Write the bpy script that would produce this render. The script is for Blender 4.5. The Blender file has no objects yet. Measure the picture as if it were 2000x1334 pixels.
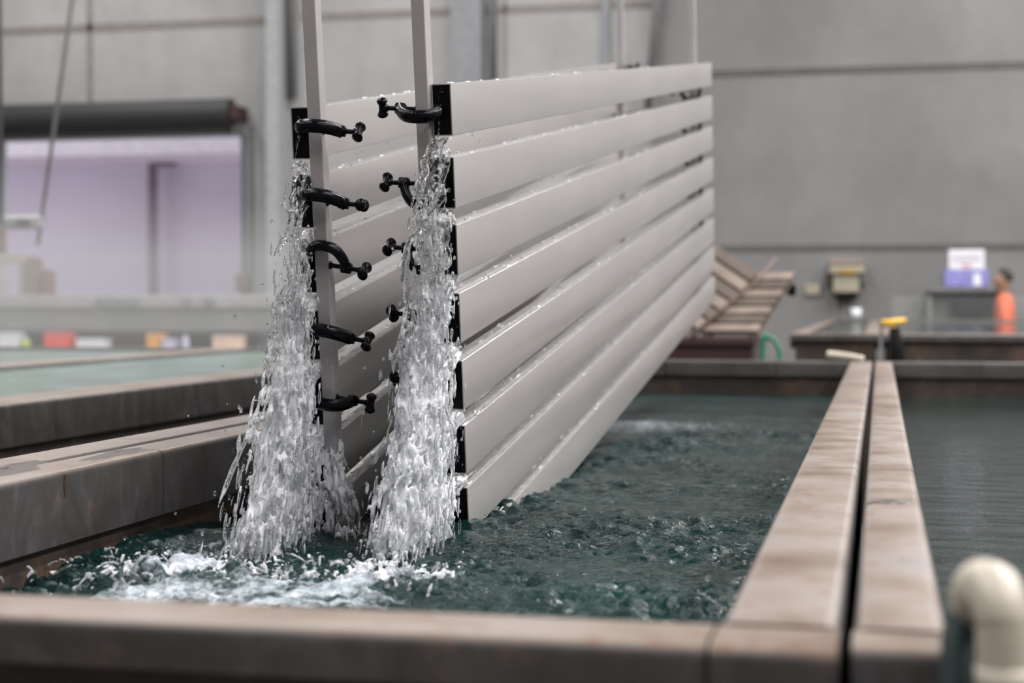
import bpy, bmesh, math, random
import numpy as np
from mathutils import Vector, Matrix
random.seed(7)
rng = np.random.default_rng(11)
SC = bpy.context.scene
COL = SC.collection
V = Vector
PI = math.pi

# ------------------------------------------------------------------ camera
H = 1.42                       # eye height above the hall floor
FPX = 3200.0
YAW, PITCH = math.radians(12.642752705693757), math.radians(1.3784136999583685)
cam_d = bpy.data.cameras.new('camera')
cam_d.sensor_width = 36.0
cam_d.lens = 36.0 * FPX / 2000.0
cam_d.clip_start, cam_d.clip_end = 0.05, 200
cam_d.dof.use_dof = True
cam_d.dof.focus_distance = 3.2
cam_d.dof.aperture_fstop = 3.0
cam = bpy.data.objects.new('camera', cam_d)
COL.objects.link(cam)
cam.location = (0, 0, H)
cam.rotation_euler = (PI / 2 - PITCH, 0, YAW)
SC.camera = cam

# ------------------------------------------------------------------ view, world, lights
SC.view_settings.view_transform = 'Standard'
SC.view_settings.look = 'None'
SC.view_settings.gamma = 1.0
SC.view_settings.use_curve_mapping = False
SC.view_settings.exposure = 0.3
SC.cycles.max_bounces = 10
SC.cycles.transmission_bounces = 8
SC.cycles.glossy_bounces = 4
SC.cycles.diffuse_bounces = 4
SC.cycles.caustics_reflective = False
SC.cycles.caustics_refractive = False
SC.cycles.sample_clamp_indirect = 8.0
SC.cycles.use_denoising = True

world = bpy.data.worlds.new('overcast_sky')
SC.world = world
world.use_nodes = True
bg = world.node_tree.nodes['Background']
bg.inputs['Color'].default_value = (0.86, 0.88, 1.0, 1)
bg.inputs['Strength'].default_value = 1.15


def area_light(name, loc, sx, sy, power, rot=(0, 0, 0), col=(1, 0.98, 0.975)):
    d = bpy.data.lights.new(name, 'AREA')
    d.shape = 'RECTANGLE'
    d.size, d.size_y = sx, sy
    d.energy = power
    d.color = col
    o = bpy.data.objects.new(name, d)
    COL.objects.link(o)
    o.location = loc
    o.rotation_euler = rot
    return o


CEIL = 8.6
# skylight strips in the hall roof (x, width, power)
SKY = [(-10.5, 0.6, 960), (-4.6, 0.6, 960), (2.6, 0.6, 1500), (7.2, 0.6, 2100)]
for sx_, w_, p_ in SKY:
    area_light('skylight_glow', (sx_, 8.0, CEIL - 0.05), w_, 23.0, p_)


# ------------------------------------------------------------------ projection helper (pixel -> place at a chosen depth)
def _axes():
    fw = V((-math.sin(YAW) * math.cos(PITCH), math.cos(YAW) * math.cos(PITCH), -math.sin(PITCH)))
    r = V((math.cos(YAW), math.sin(YAW), 0))
    return r, fw.cross(r), fw


_R, _D, _F = _axes()


def ray(x, y):
    return _R * ((x - 1000.0) / FPX) + _D * ((y - 667.0) / FPX) + _F


def at(x, y, Y):
    v = ray(x, y)
    v = v * (Y / v.y)
    return V((v.x, v.y, v.z + H))


# ------------------------------------------------------------------ materials
def new_mat(name):
    m = bpy.data.materials.new(name)
    m.use_nodes = True
    nt = m.node_tree
    return m, nt, nt.nodes['Principled BSDF']


def link(nt, a, b):
    nt.links.new(a, b)


def noise_node(nt, scale, detail=4, rough=0.55, vec=None, dist=0.0):
    n = nt.nodes.new('ShaderNodeTexNoise')
    n.inputs['Scale'].default_value = scale
    n.inputs['Detail'].default_value = detail
    n.inputs['Roughness'].default_value = rough
    n.inputs['Distortion'].default_value = dist
    if vec is not None:
        link(nt, vec, n.inputs['Vector'])
    return n


def ramp(nt, fac, stops):
    r = nt.nodes.new('ShaderNodeValToRGB')
    els = r.color_ramp.elements
    while len(els) < len(stops):
        els.new(0.5)
    for e, (p, c) in zip(els, stops):
        e.position = p
        e.color = (c[0], c[1], c[2], 1) if len(c) == 3 else c
    link(nt, fac, r.inputs['Fac'])
    return r


def g(v):
    return (v, v, v)


def mixc(nt, fac, a, b, mode='MIX'):
    m = nt.nodes.new('ShaderNodeMix')
    m.data_type = 'RGBA'
    m.blend_type = mode
    for s, val in ((m.inputs[0], fac), (m.inputs[6], a), (m.inputs[7], b)):
        if isinstance(val, (int, float)):
            s.default_value = val
        elif isinstance(val, tuple):
            s.default_value = (*val[:3], 1)
        else:
            link(nt, val, s)
    return m.outputs[2]


def mathn(nt, op, a, b=None, clamp=False):
    m = nt.nodes.new('ShaderNodeMath')
    m.operation = op
    m.use_clamp = clamp
    for s, val in zip(m.inputs, (a, b)):
        if val is None:
            continue
        if isinstance(val, (int, float)):
            s.default_value = val
        else:
            link(nt, val, s)
    return m.outputs[0]


def obj_coords(nt, scale=None, out='Object'):
    t = nt.nodes.new('ShaderNodeTexCoord')
    o = t.outputs[out]
    if scale:
        mp = nt.nodes.new('ShaderNodeMapping')
        mp.inputs['Scale'].default_value = scale
        link(nt, o, mp.inputs['Vector'])
        o = mp.outputs['Vector']
    return o


def bump(nt, bsdf, h, strength=0.3, dist=0.01):
    b = nt.nodes.new('ShaderNodeBump')
    b.inputs['Strength'].default_value = strength
    b.inputs['Distance'].default_value = dist
    link(nt, h, b.inputs['Height'])
    link(nt, b.outputs['Normal'], bsdf.inputs['Normal'])
    return b


def plain(name, col, rough=0.5, metal=0.0, var=0.12, scale=9.0, bmp=0.0, spec=0.5):
    m, nt, b = new_mat(name)
    c = obj_coords(nt)
    n = noise_node(nt, scale, 5, 0.6, c)
    lo = tuple(x * (1 - var) for x in col)
    hi = tuple(min(1, x * (1 + var)) for x in col)
    r = ramp(nt, n.outputs['Fac'], [(0.3, lo), (0.7, hi)])
    link(nt, r.outputs['Color'], b.inputs['Base Color'])
    b.inputs['Roughness'].default_value = rough
    b.inputs['Metallic'].default_value = metal
    b.inputs['Specular IOR Level'].default_value = spec
    if bmp:
        bump(nt, b, n.outputs['Fac'], bmp, 0.004)
    return m


def concrete_mat(name, base, stain):
    m, nt, b = new_mat(name)
    c = obj_coords(nt)
    cs = obj_coords(nt, (1.0, 1.0, 0.28))
    n1 = noise_node(nt, 0.9, 6, 0.6, c)
    n2 = noise_node(nt, 2.4, 5, 0.65, cs, 0.4)
    n3 = noise_node(nt, 30, 3, 0.6, c)
    r1 = ramp(nt, n1.outputs['Fac'], [(0.3, tuple(x * 0.80 for x in base)), (0.72, tuple(min(1, x * 1.1) for x in base))])
    r2 = ramp(nt, n2.outputs['Fac'], [(0.54, g(0.0)), (0.74, g(0.65))])
    col = mixc(nt, r2.outputs['Color'], r1.outputs['Color'], stain)
    link(nt, col, b.inputs['Base Color'])
    b.inputs['Roughness'].default_value = 0.85
    bump(nt, b, n3.outputs['Fac'], 0.12, 0.004)
    return m


def coping_mat():
    m, nt, b = new_mat('stained_coping')
    c = obj_coords(nt)
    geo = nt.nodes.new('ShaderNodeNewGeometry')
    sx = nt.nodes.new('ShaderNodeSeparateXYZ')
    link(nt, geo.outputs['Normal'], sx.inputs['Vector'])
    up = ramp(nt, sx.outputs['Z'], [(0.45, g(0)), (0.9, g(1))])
    n1 = noise_node(nt, 5.0, 5, 0.6, c)
    n2 = noise_node(nt, 14.0, 6, 0.7, c, 0.3)
    # grey plastic sides with pale run marks
    runs = noise_node(nt, 6.0, 6, 0.68, obj_coords(nt, (1.6, 1.6, 0.9)), 1.2)
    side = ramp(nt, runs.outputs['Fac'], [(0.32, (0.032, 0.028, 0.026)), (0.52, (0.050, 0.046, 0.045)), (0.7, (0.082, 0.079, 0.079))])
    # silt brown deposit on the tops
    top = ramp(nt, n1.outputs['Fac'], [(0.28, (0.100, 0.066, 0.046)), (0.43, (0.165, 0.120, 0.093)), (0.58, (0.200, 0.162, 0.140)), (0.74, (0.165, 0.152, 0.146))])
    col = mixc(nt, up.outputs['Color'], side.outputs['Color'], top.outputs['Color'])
    # darker rust flecks
    fl = ramp(nt, n2.outputs['Fac'], [(0.58, g(0)), (0.72, g(0.8))])
    col = mixc(nt, fl.outputs['Color'], col, (0.13, 0.075, 0.05))
    vo = nt.nodes.new('ShaderNodeTexVoronoi')
    vo.voronoi_dimensions = '2D'
    vo.inputs['Scale'].default_value = 15.0
    link(nt, obj_coords(nt, (1.0, 0.85, 1.0)), vo.inputs['Vector'])
    sp = ramp(nt, vo.outputs['Distance'], [(0.07, g(0.8)), (0.16, g(0))])
    dens = noise_node(nt, 2.2, 2, 0.5, c)
    dm = ramp(nt, dens.outputs['Fac'], [(0.40, g(0)), (0.52, g(1))])
    spm = mathn(nt, 'MULTIPLY', sp.outputs['Color'], dm.outputs['Color'])
    spm = mathn(nt, 'MULTIPLY', spm, up.outputs['Color'])
    col = mixc(nt, spm, col, (0.15, 0.075, 0.05))
    link(nt, col, b.inputs['Base Color'])
    rr = ramp(nt, n1.outputs['Fac'], [(0.3, g(0.34)), (0.7, g(0.55))])
    link(nt, rr.outputs['Color'], b.inputs['Roughness'])
    bump(nt, b, n2.outputs['Fac'], 0.14, 0.003)
    return m


def tank_wall_mat():
    m, nt, b = new_mat('rusty_tank_wall')
    c = obj_coords(nt)
    n1 = noise_node(nt, 6, 6, 0.65, c, 0.3)
    r = ramp(nt, n1.outputs['Fac'], [(0.3, (0.012, 0.010, 0.009)), (0.5, (0.035, 0.024, 0.018)), (0.66, (0.075, 0.045, 0.028)), (0.8, (0.11, 0.08, 0.06))])
    link(nt, r.outputs['Color'], b.inputs['Base Color'])
    b.inputs['Roughness'].default_value = 0.7
    bump(nt, b, n1.outputs['Fac'], 0.4, 0.01)
    return m


def slat_mat():
    m, nt, b = new_mat('satin_aluminium')
    c = obj_coords(nt)
    n1 = noise_node(nt, 1.6, 4, 0.55, c)
    streak = noise_node(nt, 3.0, 5, 0.6, obj_coords(nt, (1.0, 0.5, 5.0)), 0.2)
    r = ramp(nt, n1.outputs['Fac'], [(0.3, (0.405, 0.385, 0.374)), (0.7, (0.450, 0.428, 0.415))])
    r2 = ramp(nt, streak.outputs['Fac'], [(0.35, g(0.93)), (0.65, g(1.0))])
    col = mixc(nt, 1.0, r.outputs['Color'], r2.outputs['Color'], 'MULTIPLY')
    link(nt, col, b.inputs['Base Color'])
    b.inputs['Metallic'].default_value = 0.25
    b.inputs['Roughness'].default_value = 0.34
    b.inputs['Coat Weight'].default_value = 0.35
    b.inputs['Coat Roughness'].default_value = 0.14
    # clinging water beads
    vo = nt.nodes.new('ShaderNodeTexVoronoi')
    vo.inputs['Scale'].default_value = 130
    link(nt, c, vo.inputs['Vector'])
    bd = ramp(nt, vo.outputs['Distance'], [(0.05, g(1)), (0.2, g(0))])
    dn = noise_node(nt, 10, 3, 0.6, c)
    dm = ramp(nt, dn.outputs['Fac'], [(0.56, g(0)), (0.66, g(1))])
    hb = mathn(nt, 'MULTIPLY', bd.outputs['Color'], dm.outputs['Color'])
    geo = nt.nodes.new('ShaderNodeNewGeometry')
    sx = nt.nodes.new('ShaderNodeSeparateXYZ')
    link(nt, geo.outputs['True Normal'], sx.inputs['Vector'])
    up = ramp(nt, sx.outputs['Z'], [(0.6, g(0)), (0.8, g(1))])
    # water running along the upward faces: ripples and froth
    run_ = noise_node(nt, 38, 5, 0.65, obj_coords(nt, (2.2, 0.7, 1.0)), 0.6)
    fr_ = ramp(nt, run_.outputs['Fac'], [(0.46, g(0)), (0.66, g(0.8))])
    fu = mathn(nt, 'MULTIPLY', fr_.outputs['Color'], up.outputs['Color'])
    link(nt, mixc(nt, fu, col, (0.60, 0.61, 0.62)), b.inputs['Base Color'])
    rg = mixc(nt, up.outputs['Color'], g(0.34), g(0.06))
    link(nt, rg, b.inputs['Roughness'])
    hr_ = mathn(nt, 'MULTIPLY', run_.outputs['Fac'], up.outputs['Color'])
    hr_ = mathn(nt, 'MULTIPLY', hr_, 3.0)
    bump(nt, b, mathn(nt, 'ADD', hb, hr_), 0.25, 0.0015)
    return m


def tank_water_mat(name, deep, rip_scale, rip_strength, foam=False, rough=0.03, patch=False):
    m, nt, b = new_mat(name)
    c = obj_coords(nt)
    n1 = noise_node(nt, 3.0, 4, 0.6, c)
    r = ramp(nt, n1.outputs['Fac'], [(0.3, tuple(x * 0.72 for x in deep)), (0.7, tuple(x * 1.25 for x in deep))])
    col = r.outputs['Color']
    b.inputs['Roughness'].default_value = rough
    b.inputs['IOR'].default_value = 1.21
    h = noise_node(nt, rip_scale, 5, 0.62, obj_coords(nt, (0.75, 1.25, 1.0)), 0.6)
    hh = h.outputs['Fac']
    if patch:      # wind-rippled patches: fine ripples only here and there
        pn = noise_node(nt, 4.5, 3, 0.55, obj_coords(nt, (0.8, 1.2, 1)))
        pr = ramp(nt, pn.outputs['Fac'], [(0.40, g(0.30)), (0.66, g(1.0))])
        hh = mathn(nt, 'MULTIPLY', hh, pr.outputs['Color'])
    bump(nt, b, hh, rip_strength, 0.02)
    if foam:
        at_ = nt.nodes.new('ShaderNodeAttribute')
        at_.attribute_name = 'foam'
        fn = noise_node(nt, 45, 6, 0.7, obj_coords(nt, (1.2, 0.8, 1)), 0.8)
        s = mathn(nt, 'ADD', at_.outputs['Fac'], fn.outputs['Fac'])
        fm = ramp(nt, s, [(0.66, g(0)), (1.12, g(1))])
        col = mixc(nt, fm.outputs['Color'], col, (0.50, 0.55, 0.60))
        rr = mixc(nt, fm.outputs['Color'], g(rough), g(0.35))
        link(nt, rr, b.inputs['Roughness'])
    link(nt, col, b.inputs['Base Color'])
    return m


def cascade_mat():
    m, nt, b = new_mat('falling_water')
    b.inputs['Base Color'].default_value = (0.97, 0.985, 1, 1)
    b.inputs['Roughness'].default_value = 0.04
    b.inputs['IOR'].default_value = 1.33
    b.inputs['Transmission Weight'].default_value = 1.0
    white = nt.nodes.new('ShaderNodeBsdfPrincipled')
    white.inputs['Base Color'].default_value = (0.95, 0.96, 0.985, 1)
    white.inputs['Roughness'].default_value = 0.12
    white.inputs['Subsurface Weight'].default_value = 0.0
    c = obj_coords(nt, (1.0, 1.0, 0.33))
    n = noise_node(nt, 60, 5, 0.65, c, 0.6)
    a = nt.nodes.new('ShaderNodeAttribute')
    a.attribute_name = 'air'
    s = mathn(nt, 'ADD', n.outputs['Fac'], a.outputs['Fac'])
    fm = ramp(nt, s, [(0.50, g(0.0)), (0.76, g(0.97))])
    bu = nt.nodes.new('ShaderNodeBump')
    bu.inputs['Strength'].default_value = 0.4
    bu.inputs['Distance'].default_value = 0.006
    n2 = noise_node(nt, 85, 4, 0.6, obj_coords(nt, (1.0, 1.0, 0.4)), 0.4)
    link(nt, n2.outputs['Fac'], bu.inputs['Height'])
    link(nt, bu.outputs['Normal'], b.inputs['Normal'])
    link(nt, bu.outputs['Normal'], white.inputs['Normal'])
    tr = nt.nodes.new('ShaderNodeBsdfTranslucent')
    tr.inputs['Color'].default_value = (0.95, 0.96, 0.985, 1)
    wm = nt.nodes.new('ShaderNodeMixShader')
    wm.inputs['Fac'].default_value = 0.45
    link(nt, white.outputs['BSDF'], wm.inputs[1])
    link(nt, tr.outputs['BSDF'], wm.inputs[2])
    mx = nt.nodes.new('ShaderNodeMixShader')
    link(nt, fm.outputs['Color'], mx.inputs['Fac'])
    link(nt, b.outputs['BSDF'], mx.inputs[1])
    link(nt, wm.outputs['Shader'], mx.inputs[2])
    link(nt, mx.outputs['Shader'], nt.nodes['Material Output'].inputs['Surface'])
    return m


M = {}
M['wall'] = concrete_mat('precast_concrete', (0.368, 0.364, 0.358), (0.255, 0.237, 0.226))
M['wall_grey'] = concrete_mat('painted_concrete', (0.196, 0.194, 0.191), (0.168, 0.165, 0.162))
M['joint'] = plain('panel_joint', (0.225, 0.203, 0.19), 0.9)
M['joint_dark'] = plain('grey_bay_joint', (0.095, 0.095, 0.09), 0.9)
M['floor'] = concrete_mat('floor_concrete', (0.16, 0.155, 0.15), (0.10, 0.09, 0.085))
M['ceiling'] = plain('roof_sheet', (0.16, 0.165, 0.17), 0.7)
M['coping'] = coping_mat()
M['tank'] = tank_wall_mat()
M['coping_dark'] = plain('dark_coping', (0.052, 0.047, 0.042), 0.55, var=0.3, scale=7)  # darker tone for the far coping runs
M['slat'] = slat_mat()
M['tube_shade'] = plain('tube_shade_black', (0.003, 0.003, 0.004), 0.3, spec=0.12)  # black paints the shade inside the hollow slat ends
M['clamp'] = plain('black_clamp', (0.003, 0.003, 0.005), 0.06, bmp=0.3, scale=120, spec=0.15)
M['post'] = plain('anodised_post', (0.44, 0.41, 0.415), 0.42, 0.3, 0.08, 12)
M['steel'] = plain('dull_steel', (0.36, 0.36, 0.37), 0.45, 0.5)
M['column'] = plain('column_paint', (0.33, 0.34, 0.343), 0.7)
M['bluegrey'] = plain('bluegrey_paint', (0.225, 0.23, 0.245), 0.7)
M['darkgrey'] = plain('dark_pipe', (0.12, 0.12, 0.12), 0.6)
M['roller'] = plain('roller_black', (0.026, 0.026, 0.026), 0.6)
M['redbrown'] = plain('red_bracket', (0.045, 0.020, 0.018), 0.7)
M['lilac'] = plain('lilac_cladding', (0.74, 0.66, 0.74), 0.7, var=0.06, scale=0.5)
M['lilac_dark'] = plain('lilac_post', (0.22, 0.16, 0.19), 0.7)
M['fascia'] = plain('fascia', (0.84, 0.76, 0.78), 0.7)
M['yard'] = plain('yard_concrete', (0.6, 0.57, 0.6), 0.8)
M['tankgrey'] = plain('tank_grey', (0.165, 0.17, 0.165), 0.5, scale=3)
M['benchpale'] = plain('bench_pale', (0.295, 0.295, 0.287), 0.5, scale=4)
M['plank'] = None
M['cream'] = plain('cream_plastic', (0.47, 0.42, 0.345), 0.35, var=0.15, scale=18)
M['teal'] = plain('teal_hose', (0.016, 0.032, 0.033), 0.6, spec=0.2)
M['boxbeige'] = plain('beige_box', (0.34, 0.31, 0.235), 0.5)
M['boxbrown'] = plain('brown_lid', (0.24, 0.18, 0.145), 0.6)
M['ochre'] = plain('ochre_label', (0.42, 0.24, 0.03), 0.6)
M['black'] = plain('matt_black', (0.007, 0.007, 0.007), 0.8, spec=0.1)
M['white'] = plain('white_paint', (0.74, 0.74, 0.78), 0.6, var=0.04)
M['violet'] = plain('violet_print', (0.23, 0.22, 0.50), 0.6, var=0.3, scale=18)
M['pinkred'] = plain('pink_print', (0.60, 0.32, 0.36), 0.6)
M['greyprint'] = plain('grey_print', (0.42, 0.42, 0.48), 0.6)
M['orange'] = plain('hi_vis_orange', (0.72, 0.125, 0.045), 0.7, var=0.06)
M['navy'] = plain('dark_cloth', (0.03, 0.035, 0.05), 0.8)
M['skin'] = plain('skin', (0.28, 0.16, 0.11), 0.5, var=0.06)
M['hair'] = plain('black_hair', (0.014, 0.011, 0.010), 0.6)
M['yellow'] = plain('yellow_plastic', (0.72, 0.42, 0.03), 0.4)
M['red'] = plain('red_plastic', (0.75, 0.09, 0.05), 0.5)
M['amber'] = plain('amber_plastic', (0.75, 0.36, 0.08), 0.5)
M['lime'] = plain('lime_plastic', (0.45, 0.6, 0.06), 0.5)
M['palepink'] = plain('pale_cardboard', (0.72, 0.52, 0.42), 0.7)
M['palelilac'] = plain('pale_plastic', (0.55, 0.52, 0.66), 0.5)
M['maroon'] = plain('maroon_steel', (0.035, 0.012, 0.012), 0.6)
M['green'] = plain('green_plastic', (0.02, 0.18, 0.10), 0.5)
M['rust'] = plain('rusty_steel', (0.17, 0.12, 0.095), 0.7)
M['rustred'] = plain('red_rust', (0.16, 0.075, 0.05), 0.7)
M['water'] = tank_water_mat('tank_water_teal', (0.004, 0.022, 0.020), 46, 1.2, foam=True, patch=True)
M['calm'] = tank_water_mat('tank_water_calm', (0.012, 0.025, 0.023), 11, 0.22)
M['pale'] = tank_water_mat('tank_water_green', (0.125, 0.18, 0.15), 6, 0.10, rough=0.22)
M['fall'] = cascade_mat()
M['bead'] = plain('bead_water', (0.74, 0.75, 0.76), 0.05, var=0.1, scale=60)


# ------------------------------------------------------------------ mesh helpers
def link_obj(name, me, mat, parent=None, smooth=False):
    o = bpy.data.objects.new(name, me)
    COL.objects.link(o)
    if mat is not None and not me.materials:
        me.materials.append(mat)
    if parent is not None:
        o.parent = parent
    if smooth:
        for p in me.polygons:
            p.use_smooth = True
    return o


def bm_obj(name, bm, mat, parent=None, smooth=False, recalc=True):
    if recalc:
        bmesh.ops.recalc_face_normals(bm, faces=bm.faces[:])
    me = bpy.data.meshes.new(name)
    bm.to_mesh(me)
    bm.free()
    return link_obj(name, me, mat, parent, smooth)


def bevel(o, w, seg=2):
    m = o.modifiers.new('edge', 'BEVEL')
    m.width = w
    m.segments = seg
    m.limit_method = 'ANGLE'
    return o


def empty(name, loc, label, cat, group=None, kind=None):
    o = bpy.data.objects.new(name, None)
    COL.objects.link(o)
    o.location = loc
    return tag(o, label, cat, group, kind)


def tag(o, label, cat, group=None, kind=None):
    if label:
        o['label'] = label
    if cat:
        o['category'] = cat
    if group:
        o['group'] = group
    if kind:
        o['kind'] = kind
    return o


def add_box(bm, lo, hi, mx=None):
    vs = []
    for x in (lo[0], hi[0]):
        for y in (lo[1], hi[1]):
            for z in (lo[2], hi[2]):
                p = V((x, y, z))
                vs.append(bm.verts.new(mx @ p if mx is not None else p))
    for f in ((0, 1, 3, 2), (4, 6, 7, 5), (0, 4, 5, 1), (2, 3, 7, 6), (0, 2, 6, 4), (1, 5, 7, 3)):
        bm.faces.new([vs[i] for i in f])


def box(name, lo, hi, mat, parent=None, bev=0.0, mx=None):
    bm = bmesh.new()
    if parent is not None:
        off = V(parent.location)
        lo, hi = V(lo) - off, V(hi) - off
    add_box(bm, lo, hi, mx)
    o = bm_obj(name, bm, mat, parent)
    if bev:
        bevel(o, bev)
    return o


def add_hex(bm, p):
    """eight corners: 4 of one face in order, then the 4 opposite"""
    vs = [bm.verts.new(q) for q in p]
    for f in ((0, 1, 2, 3), (7, 6, 5, 4), (0, 4, 5, 1), (1, 5, 6, 2), (2, 6, 7, 3), (3, 7, 4, 0)):
        bm.faces.new([vs[i] for i in f])


def add_tube(bm, pts, rad, n=10, flat=(1.0, 1.0), up=V((0, 0, 1)), caps=True):
    """sweep an elliptic section along pts; rad may be a list"""
    pts = [V(p) for p in pts]
    if not isinstance(rad, (list, tuple)):
        rad = [rad] * len(pts)
    rings = []
    for i, p in enumerate(pts):
        t = (pts[min(i + 1, len(pts) - 1)] - pts[max(i - 1, 0)])
        if t.length < 1e-9:
            t = V((0, 0, 1))
        t.normalize()
        u = up if abs(t.dot(up)) < 0.95 else V((1, 0, 0))
        a = t.cross(u).normalized()
        b = t.cross(a).normalized()
        rings.append([bm.verts.new(p + a * math.cos(2 * PI * k / n) * rad[i] * flat[0] + b * math.sin(2 * PI * k / n) * rad[i] * flat[1]) for k in range(n)])
    for r0, r1 in zip(rings, rings[1:]):
        for k in range(n):
            bm.faces.new((r0[k], r0[(k + 1) % n], r1[(k + 1) % n], r1[k]))
    if caps:
        bm.faces.new(rings[0][::-1])
        bm.faces.new(rings[-1])


def tube(name, pts, rad, mat, parent=None, n=12, smooth=True, **kw):
    bm = bmesh.new()
    off = V(parent.location) if parent is not None else V((0, 0, 0))
    add_tube(bm, [V(p) - off for p in pts], rad, n, **kw)
    return bm_obj(name, bm, mat, parent, smooth)


def bez(p, n=16):
    """Catmull-Rom through points"""
    p = [V(q) for q in p]
    q = [p[0] * 2 - p[1]] + p + [p[-1] * 2 - p[-2]]
    out = []
    for i in range(1, len(q) - 2):
        for k in range(n):
            t = k / n
            a, b, c, d = q[i - 1:i + 3]
            out.append(0.5 * ((2 * b) + (c - a) * t + (2 * a - 5 * b + 4 * c - d) * t * t + (-a + 3 * b - 3 * c + d) * t ** 3))
    out.append(p[-1])
    return out


def np_mesh(name, verts, faces_flat, nper, mat, parent=None, smooth=True):
    me = bpy.data.meshes.new(name)
    nv, nf = len(verts), len(faces_flat) // nper
    me.vertices.add(nv)
    me.vertices.foreach_set('co', np.asarray(verts, dtype=np.float32).ravel())
    me.loops.add(nf * nper)
    me.loops.foreach_set('vertex_index', np.asarray(faces_flat, dtype=np.int32))
    me.polygons.add(nf)
    me.polygons.foreach_set('loop_start', np.arange(0, nf * nper, nper, dtype=np.int32))
    me.polygons.foreach_set('use_smooth', np.full(nf, smooth))
    me.update()
    me.validate()
    me.materials.append(mat)
    return link_obj(name, me, None, parent)


# ------------------------------------------------------------------ hall shell
WY = 20.0                       # far wall plane
ZW = H - 0.463                  # process water level
ZT = H - 0.292                  # coping tops


def structure(o):
    o['kind'] = 'structure'
    return o


structure(box('floor', (-16, -6, -0.2), (10, WY + 0.3, 0), M['floor']))
p_ = at(478, 300, WY)
DX1 = p_.x                                       # right jamb of the roller door
DZ1 = at(240, 268, WY).z                         # underside of the roller
DX0 = -11.6
# far wall left of / above / right of the door opening, then the nearer grey bay on the right
XB = at(1288, 200, WY).x
bm = bmesh.new()
add_box(bm, (-16, WY, 0), (DX0, WY + 0.3, CEIL))
add_box(bm, (DX0, WY, DZ1), (DX1, WY + 0.3, CEIL))
add_box(bm, (DX1, WY, 0), (XB, WY + 0.3, CEIL))
structure(bm_obj('wall_far', bm, M['wall']))
structure(box('wall_far_right', (XB, WY - 0.25, 0), (10, WY + 0.3, CEIL), M['wall_grey']))
structure(box('wall_left', (-16.3, -6, 0), (-16, WY + 0.3, CEIL), M['wall']))
structure(box('wall_right', (10, -6, 0), (10.3, WY + 0.3, CEIL), M['wall_grey']))
structure(box('wall_back', (-16, -6.3, 0), (10, -6, CEIL), M['wall_grey']))
# roof with open skylight strips
bm = bmesh.new()
edges = [-16.3]
for sx_, w_, _ in SKY:
    edges += [sx_ - w_ / 2, sx_ + w_ / 2]
edges.append(10.3)
for a_, b_ in zip(edges[0::2], edges[1::2]):
    add_box(bm, (a_, -6.3, CEIL), (b_, WY + 0.3, CEIL + 0.15))
structure(bm_obj('ceiling', bm, M['ceiling']))
for i, (sx_, w_, _) in enumerate(SKY):
    structure(box('window_%d' % (i + 1), (sx_ - w_ / 2, -6.3, CEIL + 0.02), (sx_ + w_ / 2, WY + 0.3, CEIL + 0.06), M['white']))

# panel joints (recess strips), columns and pipes of the far wall
k_ = 0


def trim(lo, hi, mat):
    global k_
    k_ += 1
    return structure(box('trim_%d' % k_, lo, hi, mat))


def hjoint(px0, py0, px1, thick_px, Y, mat):
    a = at(px0, py0, Y)
    z = a.z
    b = at(px1, py0, Y)
    h = thick_px / FPX * Y
    trim((a.x, Y - 0.012, z - h / 2), (b.x, Y + 0.004, z + h / 2), mat)


hjoint(-800, 93, 538, 15, WY, M['joint'])
hjoint(590, 34, 1285, 14, WY, M['joint'])
hjoint(1296, 147, 2700, 12, WY - 0.25, M['joint_dark'])
hjoint(1296, 486, 2700, 11, WY - 0.25, M['joint_dark'])


def vstrip(px0, px1, py_bot, mat, dep, Y=WY, top=CEIL):
    a, b = at(px0, 100, Y), at(px1, 100, Y)
    zb = at((px0 + px1) / 2, py_bot, Y).z if py_bot is not None else 0
    return trim((a.x, Y - dep, max(0, zb)), (b.x, Y + 0.004, top), mat)


vstrip(538, 562, None, M['column'], 0.35)
vstrip(171, 181, 250, M['joint'], 0.012)
vstrip(892, 950, None, M['bluegrey'], 0.30)
vstrip(984, 990, None, M['joint'], 0.012)
vstrip(1176, 1192, None, M['darkgrey'] if False else M['bluegrey'], 0.05)
vstrip(478, 492, None, M['bluegrey'], 0.10, top=DZ1 + 0.1)

# rain pipes standing on the far wall
for nm, pa, pb, r_, lab in (('drain_pipe', (568, -60), (571, 190), 0.055, 'dark drain pipe beside the pale column above the left panel stack'),
                            ('drain_pipe', (961, -60), (964, 260), 0.045, 'dark drain pipe beside the blue-grey column behind the right panel stack'),
                            ('drain_pipe', (1289, -60), (1262, 260), 0.05, 'slanting dark pipe at the edge of the grey wall bay')):
    yw_ = WY - (0.08 if pa[0] < 1200 else 0.36)
    a, b = at(*pa, yw_), at(*pb, yw_)
    a = a + (a - b) * 4
    b = b - (a - b).normalized() * (0.0)
    o = tube(nm, [b, a * 0.3 + b * 0.7], r_, M['darkgrey'])
    tag(o, lab, 'pipe')

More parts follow.
